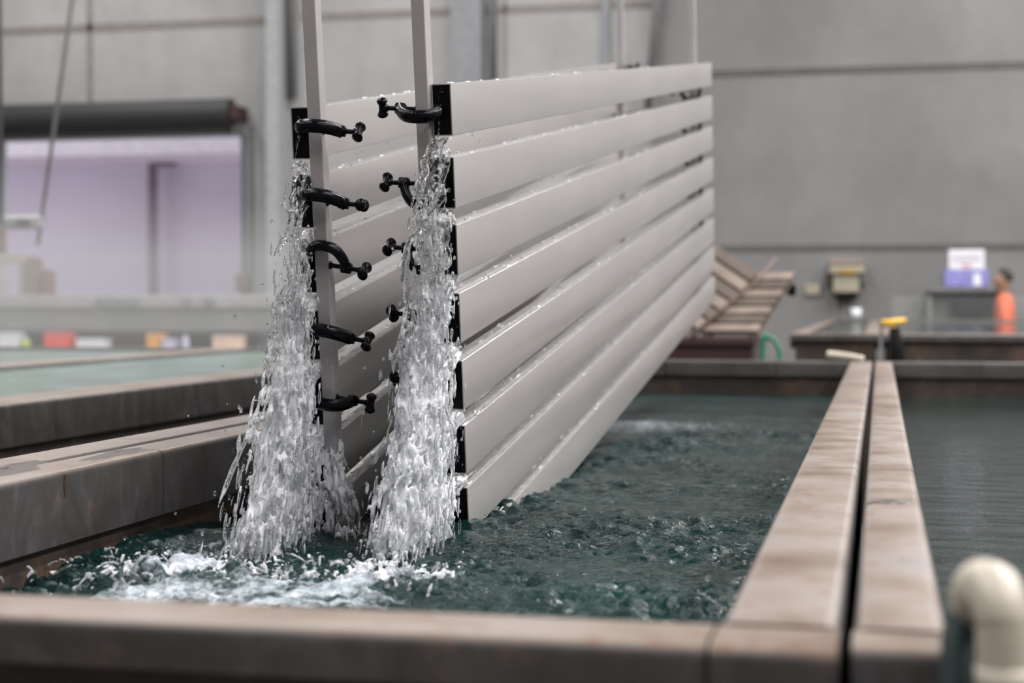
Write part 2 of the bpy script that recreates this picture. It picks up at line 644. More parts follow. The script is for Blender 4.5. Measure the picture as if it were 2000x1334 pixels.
# roller door: drum, guide, brackets; daylight yard beyond
d1 = empty('door_1', (DX1, WY, DZ1), None, None, None, 'structure')
zt_, zb_ = at(240, 196, WY - 0.35).z, at(240, 266, WY - 0.35).z
drum_c = (zt_ + zb_) / 2
bm = bmesh.new()
off = V(d1.location)
add_tube(bm, [V((DX0, WY - 0.3, drum_c + .04)) - off, V((DX1 - 0.05, WY - 0.3, drum_c + .04)) - off], (zt_ - zb_) * 0.40, 20)
add_box(bm, V((DX0, WY - 0.32, zb_)) - off, V((DX1 - 0.09, WY - 0.22, zb_ + 0.22)) - off)
bm_obj('roller_drum', bm, M['roller'], d1)
box('end_bracket', (DX1 - 0.05, WY - 0.42, drum_c - 0.06), (DX1 + 0.05, WY, drum_c + 0.13), M['redbrown'], d1, 0.02)
box('guide_rail', (DX1 - 0.02, WY - 0.1, 0), (DX1 + 0.05, WY, DZ1), M['steel'], d1, 0.01)
box('guide_foot', (DX1 - 0.07, WY - 0.18, at(480, 570, WY).z), (DX1 + 0.10, WY - 0.02, at(480, 535, WY).z), M['rust'], d1, 0.02)

yw = 29.0
structure(box('ground', (-40, WY + 0.3, -0.2), (8, 60, -0.02), M['yard']))
lw = empty('yard_wall', (at(300, 500, yw).x, yw, 0), 'lilac cladding wall seen through the open roller door', 'wall')
zz = at(240, 285, yw).z
box('cladding', (-24, yw, -0.02), (at(700, 500, yw).x, yw + 0.2, zz), M['lilac'], lw)
yf = yw - 2.6
zf0, zf1 = at(240, 303, yf).z, at(240, 272, yf).z
box('canopy', (-26, yf + 0.04, zf0 + 0.06), (at(700, 500, yw).x, yw + 0.2, zf1 + 0.2), M['fascia'], lw)
box('fascia', (-26, yf - 0.03, zf0), (at(700, 500, yf).x, yf + 0.04, zf1), M['fascia'], lw, 0.01)
a, b = at(291, 300, yw - 0.35), at(305, 300, yw - 0.35)
yp = empty('yard_post', ((a.x + b.x) / 2, yw - 0.3, -0.02), 'dark post standing before the lilac wall beyond the door', 'post')
box('shaft', (a.x, yw - 0.42, -0.02), (b.x, yw - 0.28, zz - 0.12), M['lilac_dark'], yp, 0.01)
a, b = at(300, 325, yw - 0.4), at(340, 298, yw - 0.4)
box('lamp_bracket', (a.x, yw - 0.5, a.z), (b.x, yw - 0.2, b.z), M['lilac_dark'], yp, 0.05)


# ------------------------------------------------------------------ process tanks with L-section coping
CW = 0.108


def coping_block(parent, p0, p1, inward, top, cw=CW, apron=0.127, slab=0.045, mat=None):
    """one coping length from p0 to p1 along its inner edge; inward = unit vector to the tank inside"""
    p0, p1 = V((*p0, 0)), V((*p1, 0))
    out = -V((*inward, 0))
    r = 0.013
    prof = [(0, -apron), (0, -r)]
    prof += [(r - r * math.cos(t), -r + r * math.sin(t)) for t in (PI / 8, PI / 4, 3 * PI / 8)]
    prof += [(r, 0), (cw - r, 0)]
    prof += [(cw - r + r * math.sin(t), -r + r * math.cos(t)) for t in (PI / 8, PI / 4, 3 * PI / 8)]
    prof += [(cw, -r), (cw, -slab), (0.035, -slab), (0.035, -apron)]
    bm = bmesh.new()
    off = V(parent.location)
    rings = []
    for P in (p0, p1):
        rings.append([bm.verts.new(P + out * q + V((0, 0, top + z)) - off) for q, z in prof])
    n = len(prof)
    for k in range(n):
        bm.faces.new((rings[0][k], rings[0][(k + 1) % n], rings[1][(k + 1) % n], rings[1][k]))
    bm.faces.new(rings[0][::-1])
    bm.faces.new(rings[1])
    o = bm_obj('coping_block', bm, mat or M['coping'], parent, smooth=False)
    for p in o.data.polygons:
        p.use_smooth = True
    o.data.set_sharp_from_angle(angle=math.radians(40))
    return o


def run(parent, a, b, inward, top, seams, **kw):
    """split a coping run a->b at the given fractions, 3 mm joints"""
    a, b = V(a), V(b)
    L = (b - a).length
    fr = [0] + list(seams) + [1]
    for f0, f1 in zip(fr, fr[1:]):
        q0 = a + (b - a) * (f0 + (0.0016 / L if f0 > 0 else 0))
        q1 = a + (b - a) * (f1 - (0.0016 / L if f1 < 1 else 0))
        coping_block(parent, q0, q1, inward, top, **kw)


def tank(x0, x1, y0, y1, top, label, seams=None, front=True, far=True, left=True, right=True, wall_mat=None, group=None, apron=0.127, cop=None, cw=CW):
    t = empty('process_tank', ((x0 + x1) / 2, (y0 + y1) / 2, 0), label, 'tank', group)
    s = seams or {}
    wi, wt = 0.016, 0.05
    zt = top - 0.046
    wm = wall_mat or M['tank']
    for lo, hi in (((x0 - wi - wt, y0 - wi - wt, 0), (x0 - wi, y1 + wi + wt, zt)), ((x1 + wi, y0 - wi - wt, 0), (x1 + wi + wt, y1 + wi + wt, zt)),
                   ((x0 - wi, y0 - wi - wt, 0), (x1 + wi, y0 - wi, zt)), ((x0 - wi, y1 + wi, 0), (x1 + wi, y1 + wi + wt, zt))):
        box('tank_wall', lo, hi, wm, t)
    box('tank_bottom', (x0 - wi, y0 - wi, 0), (x1 + wi, y1 + wi, 0.06), wm, t)
    kw = dict(apron=apron, mat=cop, cw=cw)
    if left:
        run(t, (x0, y0 + 0.002), (x0, y1 - 0.002), (1, 0), top, s.get('left', (0.33, 0.66)), **kw)
    if right:
        run(t, (x1, y0 + 0.002), (x1, y1 - 0.002), (-1, 0), top, s.get('right', (0.33, 0.66)), **kw)
    if front:
        run(t, (x0 - cw, y0), (x1 + cw, y0), (0, 1), top, s.get('front', (0.5,)), **kw)
    if far:
        run(t, (x0 - cw, y1), (x1 + cw, y1), (0, -1), top, s.get('far', (0.5,)), **dict(kw, apron=0.075, mat=M['coping_dark']))
    return t


Y0, Y1 = 1.494, 8.20
LX, RX = -1.378, -0.141


def fr(*ys, a=Y0, b=Y1):
    return [(y - a) / (b - a) for y in ys]


tank(LX, RX, Y0, Y1, ZT, 'tank of churning teal water that the slat stacks are lifted from',
     {'left': fr(2.997, 4.6, 6.3), 'right': fr(2.937, 4.55, 6.2), 'front': [0.925], 'far': [0.3, 0.68]})
tank(0.0625, 1.9, Y0, Y1, ZT, 'calm tank of grey water right of the twin walkway copings',
     {'left': fr(2.422, 2.927, 4.5, 6.4), 'far': [0.25, 0.6], 'front': [0.3]}, cw=0.084)
tank(-2.446, -1.610, Y0, 8.9, ZT, 'narrow low-filled tank left of the churning tank',
     {'left': fr(2.6, 4.559, 6.4, b=8.9), 'right': fr(2.75, 4.3, 6.3, b=8.9)}, cw=0.105)
tank(-3.90, -2.667, Y0 + 1.0, 9.7, ZT, 'brim-full tank of pale green water left of the narrow tank', cw=0.105)
tank(-6.4, -4.12, Y0 + 3.0, 9.7, ZT, 'outermost brim-full green tank towards the roller door', cw=0.105)
# second row, slightly taller, brim full
ZB = H - 0.20
tank(-0.46, -0.10, 10.7, 18.6, ZB, 'narrow full tank of the back row behind the walkway end', cw=0.10, apron=0.10)
tank(0.12, 3.2, 10.7, 18.6, ZB, 'wide full tank of the back row in front of the person in orange', cw=0.10, apron=0.10)


# ------------------------------------------------------------------ tank water
def water_plane(name, x0, x1, y0, y1, z, mat, label):
    bm = bmesh.new()
    bm.faces.new([bm.verts.new(q) for q in ((x0, y0, z), (x1, y0, z), (x1, y1, z), (x0, y1, z))])
    o = bm_obj(name, bm, mat)
    return tag(o, label, 'water', None, 'stuff')


IN = 0.012
water_plane('tank_water', 0.0625 - IN, 1.9 + IN, Y0 - IN, Y1 + IN, ZW, M['calm'], 'smooth grey-green water right of the twin walkway copings')
water_plane('tank_water', -2.446 - IN, -1.61 + IN, Y0 - IN, 8.9 + IN, ZW - 0.05, M['calm'], 'low dark water of the narrow tank left of the churning tank')
water_plane('tank_water', -3.9 - IN, -2.667 + IN, Y0 + 1 - IN, 9.7 + IN, H - 0.312, M['pale'], 'still pale green water filling the tank nearest the left copings')
water_plane('tank_water', -6.4 - IN, -4.12 + IN, Y0 + 3 - IN, 9.7 + IN, H - 0.312, M['pale'], 'still pale green water in the outermost tank by the roller door')
water_plane('tank_water', -0.46 - IN, -0.10 + IN, 10.7 - IN, 18.6 + IN, ZB - 0.02, M['calm'], 'still water of the narrow back-row tank behind the walkway end')
water_plane('tank_water', 0.12 - IN, 3.2 + IN, 10.7 - IN, 18.6 + IN, ZB - 0.02, M['calm'], 'still water of the wide back-row tank before the person in orange')


def spectrum(nx, ny, dx, lmin, lmax, slope, seed, aniso=1.0):
    r = np.random.default_rng(seed)
    kx = np.fft.fftfreq(nx, dx)[:, None]
    ky = np.fft.fftfreq(ny, dx)[None, :]
    k = np.sqrt((kx * aniso) ** 2 + ky ** 2)
    k[0, 0] = 1e-6
    amp = np.where((k > 1 / lmax) & (k < 1 / lmin), k ** (-slope), 0)
    f = np.fft.ifft2(amp * np.exp(2j * PI * r.random((nx, ny)))).real
    return f / f.std()


# impact zones of the two cascades (x, y)
IMP = [(-1.10, 2.50), (-0.83, 2.50)]


def churning_water():
    dx = 0.0062
    x0, x1, y0, y1 = LX - IN, RX + IN, Y0 - IN, Y1 + IN
    nx, ny = int((x1 - x0) / dx) + 1, int((y1 - y0) / dx) + 1
    X = np.linspace(x0, x1, nx)[:, None]
    Y = np.linspace(y0, y1, ny)[None, :]
    big = spectrum(nx, ny, dx, 0.14, 0.75, 2.1, 3, 1.6)
    mid = spectrum(nx, ny, dx, 0.035, 0.13, 1.6, 4, 1.5)
    sml = spectrum(nx, ny, dx, 0.016, 0.045, 1.4, 5)
    d = np.minimum(np.hypot(X - IMP[0][0], Y - IMP[0][1]), np.hypot(X - IMP[1][0], Y - IMP[1][1]))
    e = np.exp(-(d / 0.55) ** 2)
    far = np.clip(1.0 - np.clip((Y - 5.2) / 1.6, 0, 1) * 0.85, 0.1, 1) + 0 * X
    gust = 0.55 + 0.60 * np.clip(spectrum(nx, ny, dx, 0.35, 1.2, 1.5, 9), -1, 1.6)
    # crests sharpened
    Hh = (0.0062 * big + 0.0040 * mid * (0.25 + gust) + 0.00105 * sml * (0.2 + gust)) * far
    Hh += e * (0.002 * big + 0.0026 * np.abs(mid) + 0.0016 * sml)
    # heaped up where the falls land
    for (ix, iy, ax, ay, hh_) in ((-1.12, 2.56, 0.16, 0.14, 0.020), (-0.80, 2.60, 0.12, 0.13, 0.018)):
        gz = np.exp(-(((X - ix) / ax) ** 2 + ((Y - iy) / ay) ** 2))
        Hh += gz * (hh_ * (0.4 + 0.35 * big) + 0.006 * np.abs(mid) * 1.4 + 0.0015 * sml)
    Z = ZW + np.clip(Hh, -0.05, 0.07)
    verts = np.stack([X + 0 * Z, Y + 0 * Z, Z], -1).reshape(-1, 3)
    idx = np.arange(nx * ny).reshape(nx, ny)
    f = np.stack([idx[:-1, :-1], idx[1:, :-1], idx[1:, 1:], idx[:-1, 1:]], -1).reshape(-1, 4)
    o = np_mesh('tank_water', verts, f.ravel(), 4, M['water'])
    # foam field (air carried under by the falls, and a far patch painting slight white glints)
    lump = np.clip(0.75 + 0.33 * spectrum(nx, ny, dx, 0.05, 0.35, 1.3, 31), 0.1, 1.3)
    fx = np.exp(-(((X + 0.98) / 0.24) ** 2 + ((Y - 2.36) / 0.16) ** 2)) * 0.44 * lump
    fx = np.maximum(fx, np.exp(-(((X + 0.84) / 0.16) ** 2 + ((Y - 2.38) / 0.13) ** 2)) * 0.42 * lump)
    fx = np.maximum(fx, np.exp(-(((X + 1.12) / 0.17) ** 2 + ((Y - 2.60) / 0.17) ** 2)) * 0.50 * lump)
    fx = np.maximum(fx, np.exp(-(((X + 0.80) / 0.12) ** 2 + ((Y - 2.62) / 0.15) ** 2)) * 0.48 * lump)
    fx = np.maximum(fx, np.exp(-(((X + 0.95) / 0.5) ** 2 + ((Y - 6.1) / 0.35) ** 2)) * 0.30)
    fx = fx + 0.12 * np.clip(big + 0.6 * mid - 1.5, 0, 1) * far
    a = o.data.attributes.new('foam', 'FLOAT', 'POINT')
    a.data.foreach_set('value', fx.astype(np.float32).ravel())
    return tag(o, 'churning teal water with foam under the two falls', 'water', None, 'stuff')


churning_water()


# ------------------------------------------------------------------ the two hanging slat stacks
def frame_of(px, py, depth, vp):
    O = ray(px, py) * depth + V((0, 0, H))
    u = ray(*vp).normalized()
    s = u.cross(V((0, 0, 1))).normalized()
    w = u.cross(s)
    if w.z > 0:
        w = -w
    return O, s, u, w


SW, SH = 0.040, 0.1015         # slat section


class Rack:
    def __init__(self, px, py, vp, tops, length, side, name):
        self.O, self.s, self.u, self.w = frame_of(px, py, 3.2, vp)
        self.tops, self.L, self.side, self.name = tops, length, side, name

    def P(self, a, b, c):
        """a to the right of the right slat face, b along the slats, c down the stack"""
        return self.O + self.s * a + self.u * b + self.w * c

    def mat(self, a, b, c):
        p = self.P(a, b, c)
        return Matrix(((self.s.x, self.u.x, -self.w.x, p.x), (self.s.y, self.u.y, -self.w.y, p.y), (self.s.z, self.u.z, -self.w.z, p.z), (0, 0, 0, 1)))


RR = Rack(880, 163, (1800, 89), [0, .1435, .277, .414, .551, .684, .814, .945], 4.16, 1, 'right')
LL = Rack(605, 209, (1612, 66), [0, .136, .266, .403, .537, .672, .803, .935], 5.0, -1, 'left')

ORD = ['top', 'second', 'third', 'fourth', 'fifth', 'sixth', 'seventh', 'lowest']


def slat_mesh(L):
    """hollow rectangular tube, origin at the near top right corner, x left negative, y along, z down negative"""
    bm = bmesh.new()
    r, t = 0.0022, 0.0022
    def ring(inset, y, rr):
        pts = []
        x0, x1, z0, z1 = -SW + inset, -inset, -SH + inset, -inset
        for cx_, cz_, a0 in ((x1 - rr, z1 - rr, 0), (x0 + rr, z1 - rr, PI / 2), (x0 + rr, z0 + rr, PI), (x1 - rr, z0 + rr, 1.5 * PI)):
            for k in range(4):
                a = a0 + k / 3 * PI / 2
                pts.append(bm.verts.new((cx_ + rr * math.cos(a), y, cz_ + rr * math.sin(a))))
        return pts
    A, B = ring(0, 0, r), ring(0, L, r)
    C, D = ring(t, 0, 0.0008), ring(t, L, 0.0008)
    n = len(A)
    for k in range(n):
        j = (k + 1) % n
        bm.faces.new((A[k], A[j], B[j], B[k]))
        bm.faces.new((C[k], D[k], D[j], C[j]))
        bm.faces.new((A[k], C[k], C[j], A[j]))
        bm.faces.new((B[k], B[j], D[j], D[k]))
    bmesh.ops.recalc_face_normals(bm, faces=bm.faces[:])
    me = bpy.data.meshes.new('slat')
    bm.to_mesh(me)
    bm.free()
    me.materials.append(M['slat'])
    for p in me.polygons:
        p.use_smooth = True
    me.set_sharp_from_angle(angle=math.radians(25))
    return me


def tube_shade_mesh():  # black block inside a tube end, standing for its unlit hollow
    bm = bmesh.new()
    e = 0.0024
    add_box(bm, (-SW + e, 0.0015, -SH + e), (-e, 0.02, -e))
    bmesh.ops.recalc_face_normals(bm, faces=bm.faces[:])
    me = bpy.data.meshes.new('end_shade')
    bm.to_mesh(me)
    bm.free()
    me.materials.append(M['tube_shade'])
    return me


TUBE_SHADE = tube_shade_mesh()
bm = bmesh.new()
add_tube(bm, [(-SW * 0.45, 0.0016, -0.010), (-SW * 0.45, -0.0010, -0.010), (-SW * 0.45, -0.0016, -0.010)], [0.0038, 0.0038, 0.0024], 12)
bmesh.ops.recalc_face_normals(bm, faces=bm.faces[:])
PSC = bpy.data.meshes.new('end_screw')
bm.to_mesh(PSC)
bm.free()
PSC.materials.append(M['clamp'])
for rk in (RR, LL):
    sm = slat_mesh(rk.L)
    for i, c in enumerate(rk.tops):
        o = link_obj('aluminium_slat', sm, None)
        o.matrix_world = rk.mat(0, 0, c)
        lab = '%s wet grey aluminium slat of the %s stack' % (ORD[i], 'nearer right' if rk is RR else 'farther left')
        tag(o, lab, 'slat', 'slats of the %s stack' % ('right' if rk is RR else 'left'))
        e1 = link_obj('end_shade', TUBE_SHADE, None, o)
        link_obj('end_screw', PSC, None, e1)
        e2 = link_obj('end_shade', TUBE_SHADE, None, o)
        e2.matrix_local = Matrix.Translation((0, rk.L - 0.0215, 0))

# hanger posts: clamped to the inner faces of the stacks, up to the tilted flight bars
PW, PD = 0.027, 0.040


def post(rk, b, c1, lab):
    a0 = -SW - PW - 0.001 if rk is RR else 0.001
    bm = bmesh.new()
    add_box(bm, (0, 0, -c1), (PW, PD, 1.25))
    o = bm_obj('hanger_post', bm, M['post'])
    o.matrix_world = rk.mat(a0, b, 0)
    bevel(o, 0.002)
    tag(o, lab, 'post', 'hanger posts of the slat stacks')


post(RR, -0.020, 0.99, 'near grey square post on the inner side of the right stack')
post(LL, -0.022, 0.86, 'near grey square post in front of the left stack')
post(RR, 3.93, 0.99, 'far thin grey post at the far end of the right stack')
post(LL, 4.90, 0.99, 'far grey post at the far end of the left stack')

bar_z = 1.25
for rk, lab in ((RR, 'flight bar above the right stack'), (LL, 'flight bar above the left stack')):
    a0 = -SW - PW if rk is RR else 0
    bm = bmesh.new()
    add_box(bm, (-0.02, -0.3, 0), (PW + 0.02, rk.L + 0.3, 0.10))
    for y_ in (0.6, rk.L - 0.6):
        add_tube(bm, [(PW / 2, y_, 0.09), (PW / 2, y_ + 0.6, 4.6)], 0.012, 8)
    o = bm_obj('flight_bar', bm, M['steel'])
    o.matrix_world = rk.mat(a0, 0, -bar_z)
    tag(o, lab, 'bar')


# ------------------------------------------------------------------ screw clamps
def clamp(rk, c, lab, phi, tilt, psi, b0=-0.010, a_len=1.0, lean=0.0):
    """C clamp: fixed jaw on the slat plug, bow in front of the post, screw against the post's other face.
    phi turns the bow about the screw (0 = towards the viewer, 90 = down), tilt drops the screw end, psi turns the wing handle"""
    sg = 1 if rk is LL else -1
    org = rk.P(-SW * 0.42 if rk is LL else -SW * 0.55, b0, c)
    A = (rk.s * sg * math.cos(tilt) + rk.w * math.sin(tilt)).normalized()
    A = (A + rk.u * lean).normalized()
    Bf = -rk.u * math.cos(phi) + rk.w * math.sin(phi)
    Bv = (Bf - A * Bf.dot(A)).normalized()
    Cv = A.cross(Bv)
    t = empty('screw_clamp', org, lab, 'clamp', 'black screw clamps on the slat ends')
    Q = lambda a, b, cc=0.0: A * (a * a_len) + Bv * b + Cv * cc
    # bow: swept rounded bar with ribs
    path = bez([Q(0.0, -0.004), Q(0.001, 0.016), Q(0.010, 0.036), Q(0.030, 0.045), Q(0.054, 0.042), Q(0.070, 0.026), Q(0.0785, 0.006), Q(0.080, -0.005)], 6)
    n = len(path)
    rad = [0.0105 + 0.0020 * math.sin(PI * i / (n - 1)) for i in range(n)]
    bm = bmesh.new()
    up = Cv
    add_tube(bm, path, rad, 14, flat=(0.8, 1.0), up=up)
    for off in (-0.0090, 0.0090):          # raised ribs of the cast bow
        add_tube(bm, [p + Cv * off for p in path[2:-3]], 0.0046, 8, up=up)
    bow = bm_obj('bow', bm, M['clamp'], t, True)
    # jaw pad and threaded boss
    bm = bmesh.new()
    add_tube(bm, [Q(-0.004, -0.002), Q(0.008, -0.002)], 0.012, 14)
    bm_obj('jaw_pad', bm, M['clamp'], bow, True)
    bm = bmesh.new()
    add_tube(bm, [Q(0.0685, 0), Q(0.072, 0), Q(0.088, 0), Q(0.0905, 0)], [0.0085, 0.0125, 0.0125, 0.0085], 6)
    bm_obj('boss', bm, M['clamp'], bow, False)
    # threaded screw
    pts, rr = [], []
    x = 0.050
    while x < 0.111:
        pts += [Q(x, 0), Q(x + 0.0014, 0)]
        rr += [0.0041, 0.0054]
        x += 0.0028
    bm = bmesh.new()
    add_tube(bm, pts, rr, 10)
    add_tube(bm, [Q(0.0455, 0), Q(0.0475, 0), Q(0.052, 0)], [0.0085, 0.0085, 0.005], 12)
    bm_obj('screw', bm, M['clamp'], t, True)
    # wing handle: two lobes and a waist
    Wd = Bv * math.cos(psi) + Cv * math.sin(psi)
    ctr = A * (0.117 * a_len)
    hp, hr = [], []
    for k in range(17):
        f = k / 16 * 2 - 1
        hp.append(ctr + Wd * (f * 0.0215))
        lobe = 0.0090 + 0.0046 * math.exp(-((abs(f) - 0.66) / 0.26) ** 2)
        end = math.sqrt(max(0.0, 1 - max(0, (abs(f) - 0.72) / 0.285) ** 2))
        hr.append(max(0.001, lobe * end))
    bm = bmesh.new()
    add_tube(bm, hp, hr, 14, flat=(0.95, 0.8), up=A)
    add_tube(bm, [A * (0.106 * a_len), A * (0.120 * a_len)], [0.0075, 0.0085], 12)
    bm_obj('wing_handle', bm, M['clamp'], t, True)
    return t


D2 = math.radians
ordc = ['topmost', 'second', 'third', 'fourth', 'fifth', 'sixth']
for i, (dy, phi, tilt, psi) in enumerate(((0.042, -14, 4, 55), (0.044, -22, 6, 12), (0.036, -62, 10, 85), (0.040, -20, 10, 65), (0.034, 8, 9, 80))):
    clamp(LL, LL.tops[i] + dy, '%s black screw clamp on the left stack, handle pointing right' % ordc[i], D2(phi), D2(tilt), D2(psi))
for i, (dy, phi, tilt, psi) in enumerate(((0.051, 16, -4, 90), (0.052, 66, -3, 92 - 66), (0.050, 60, -4, 96 - 60), (0.047, 20, -4, 60), (0.045, 30, -4, 92 - 30), (0.070, 30, -4, 40))):
    clamp(RR, RR.tops[i] + dy, '%s black screw clamp on the right stack, handle pointing left' % ordc[i], D2(phi), D2(tilt), D2(psi))
# clamps on the far posts, seen as dark blots in the gaps
for i in range(5):
    clamp(RR, RR.tops[i] + 0.112, '%s clamp seen through the gaps at the far end of the right stack' % ordc[i], D2(60), 0, 0, b0=3.915)
for i in range(3):
    clamp(LL, LL.tops[i] + 0.0 - (-0.020 if i == 0 else 0.02), '%s clamp seen at the far end of the left stack' % ordc[i], D2(60), 0, 0, b0=4.885)


# ------------------------------------------------------------------ falling water
class Soup:
    def __init__(self):
        self.v, self.f, self.n = [], [], 0
        self.air = []

    def strand(self, pts, rad, n=6):
        pts = np.asarray(pts)
        m = len(pts)
        if m < 2:
            return
        t = np.gradient(pts, axis=0)
        t /= np.linalg.norm(t, axis=1)[:, None] + 1e-12
        ref = np.array([1.0, 0.3, 0.1])
        a = np.cross(t, ref)
        a /= np.linalg.norm(a, axis=1)[:, None] + 1e-12
        b = np.cross(t, a)
        ang = np.arange(n) * 2 * PI / n
        ring = pts[:, None, :] + (a[:, None, :] * np.cos(ang)[None, :, None] + b[:, None, :] * np.sin(ang)[None, :, None]) * np.asarray(rad)[:, None, None]
        self.v.append(ring.reshape(-1, 3))
        base = self.n
        i = np.arange(m - 1)[:, None] * n + base
        k = np.arange(n)[None, :]
        q = np.stack([i + k, i + (k + 1) % n, i + n + (k + 1) % n, i + n + k], -1).reshape(-1, 4)
        self.f.append(q)
        # end caps as degenerate fans through centre points
        c0, c1 = pts[0] - t[0] * rad[0] * 0.7, pts[-1] + t[-1] * rad[-1] * 0.7
        self.v.append(np.stack([c0, c1]))
        ic0, ic1 = base + m * n, base + m * n + 1
        kk = np.arange(n)
        tri0 = np.stack([np.full(n, ic0), base + (kk + 1) % n, base + kk], -1)
        last = base + (m - 1) * n
        tri1 = np.stack([np.full(n, ic1), last + kk, last + (kk + 1) % n], -1)
        self.t = getattr(self, 't', [])
        self.t += [tri0, tri1]
        self.n += m * n + 2

    def build(self, name, mat):
        v = np.concatenate(self.v)
        q = np.concatenate(self.f)
        t = np.concatenate(self.t)
        me = bpy.data.meshes.new(name)
        me.vertices.add(len(v))
        me.vertices.foreach_set('co', v.astype(np.float32).ravel())
        nl = q.size + t.size
        me.loops.add(nl)
        me.loops.foreach_set('vertex_index', np.concatenate([q.ravel(), t.ravel()]).astype(np.int32))
        me.polygons.add(len(q) + len(t))
        st = np.concatenate([np.arange(len(q)) * 4, q.size + np.arange(len(t)) * 3])
        me.polygons.foreach_set('loop_start', st.astype(np.int32))
        me.update()
        me.validate()
        me.materials.append(mat)
        return link_obj(name, me, None)


def wob(t, seed, f, amp):
    r = np.random.default_rng(seed)
    out = np.zeros((len(t), 3))
    for k in range(3):
        ph = r.random((3, 3)) * 2 * PI
        for j, ff in enumerate((1.0, 2.1, 4.3)):
            out[:, k] += np.sin(t * f * ff * 2 * PI + ph[k, j]) / ff
    return out * amp


GRAV = 9.81


def pour(soup, rk, outlets, seed):
    r = np.random.default_rng(seed)
    s, u, w = (np.array(x) for x in (rk.s, rk.u, rk.w))
    O = np.array(rk.O)
    for (c0, c1, a0, a1, num, v0, v1, side, spread, r0) in outlets:
        for i in range(num):
            a = a0 + (a1 - a0) * r.random()
            c = c0 + (c1 - c0) * r.random()
            p = O + s * a + u * 0.004 + w * c
            sp = v0 + (v1 - v0) * r.random() ** 0.95
            vel = -u * sp + s * (side + spread * r.normal()) + w * (0.05 * r.normal())
            # time of fall to the water
            z0 = p[2] - (ZW - 0.02)
            vz = vel[2]
            T = (vz + math.sqrt(vz * vz + 2 * GRAV * max(z0, 0.001))) / GRAV
            m = max(6, int(T / 0.0045))
            t = np.linspace(-0.012, T, m)
            tt = np.maximum(t, 0)
            pts = p + vel * t[:, None] + 0.5 * np.array([0, 0, -GRAV]) * (tt ** 2)[:, None]
            pts += wob(t, r.integers(1 << 30), 6.0, 0.0052) * np.minimum(tt / 0.10, 2.4)[:, None]
            # swelling and breaking
            sw = 0.62 + 0.5 * np.abs(wob(t, r.integers(1 << 30), 13.0, 1.0)[:, 0])
            rad = r0 * sw * (1 + 0.35 * r.normal()) * (1.0 - 0.15 * tt / max(T, 0.01))
            rad = np.clip(np.abs(rad), 0.0010, 0.0085)
            keep = wob(t, r.integers(1 << 30), 9.0, 1.0)[:, 0] > (-0.95 + 0.95 * tt / 0.4)
            # short torn shreds flying with the stream
            if r0 > 0.0025:
                for q in range(int(26 * T * T / 0.16 + 6)):
                    tc = T * (0.25 + 0.75 * r.random() ** 0.6)
                    ln = 0.004 + 0.012 * r.random()
                    ts = np.linspace(tc, tc + ln, 4)
                    ctr = p + vel * ts[:, None] + 0.5 * np.array([0, 0, -GRAV]) * (ts ** 2)[:, None]
                    ctr = ctr + r.normal(size=3) * np.array([0.015, 0.022, 0.026]) * min(1.5, tc / 0.2)
                    if ctr[-1, 2] < ZW - 0.01:
                        continue
                    rq = 0.0012 + 0.0028 * r.random() ** 1.6
                    soup.strand(ctr, rq * np.array([0.55, 1.0, 1.0, 0.5]), 5)
            j = 0
            while j < m:
                if not keep[j]:
                    j += 1
                    continue
                k = j
                while k < m and keep[k]:
                    k += 1
                if k - j >= 3:
                    rr = rad[j:k].copy()
                    L = len(rr)
                    env = np.sqrt(np.clip(np.minimum(np.arange(L) + 0.6, L - np.arange(L) - 0.4) / 3.0, 0.12, 1))
                    soup.strand(pts[j:k], rr * env)
                j = k


def splash(soup, ix, iy, ax, ay, num, seed):
    """crown of short arcs thrown up where the fall lands"""
    r = np.random.default_rng(seed)
    for i in range(num):
        p = np.array([ix + ax * r.normal(), iy + ay * r.normal(), ZW - 0.004])
        vel = np.array([0.22 * r.normal() - 0.05, -0.25 - 0.45 * r.random(), 0.25 + 0.65 * r.random()])
        T = 2 * vel[2] / GRAV
        t0 = T * r.random() * 0.6
        t = np.linspace(t0, min(T, t0 + 0.02 + 0.05 * r.random()), 7)
        pts = p + vel * t[:, None] + 0.5 * np.array([0, 0, -GRAV]) * (t ** 2)[:, None]
        rq = 0.0010 + 0.0026 * r.random() ** 1.8
        soup.strand(pts, rq * np.array([0.5, 0.9, 1.1, 1.0, 1.1, 0.8, 0.45]), 6)


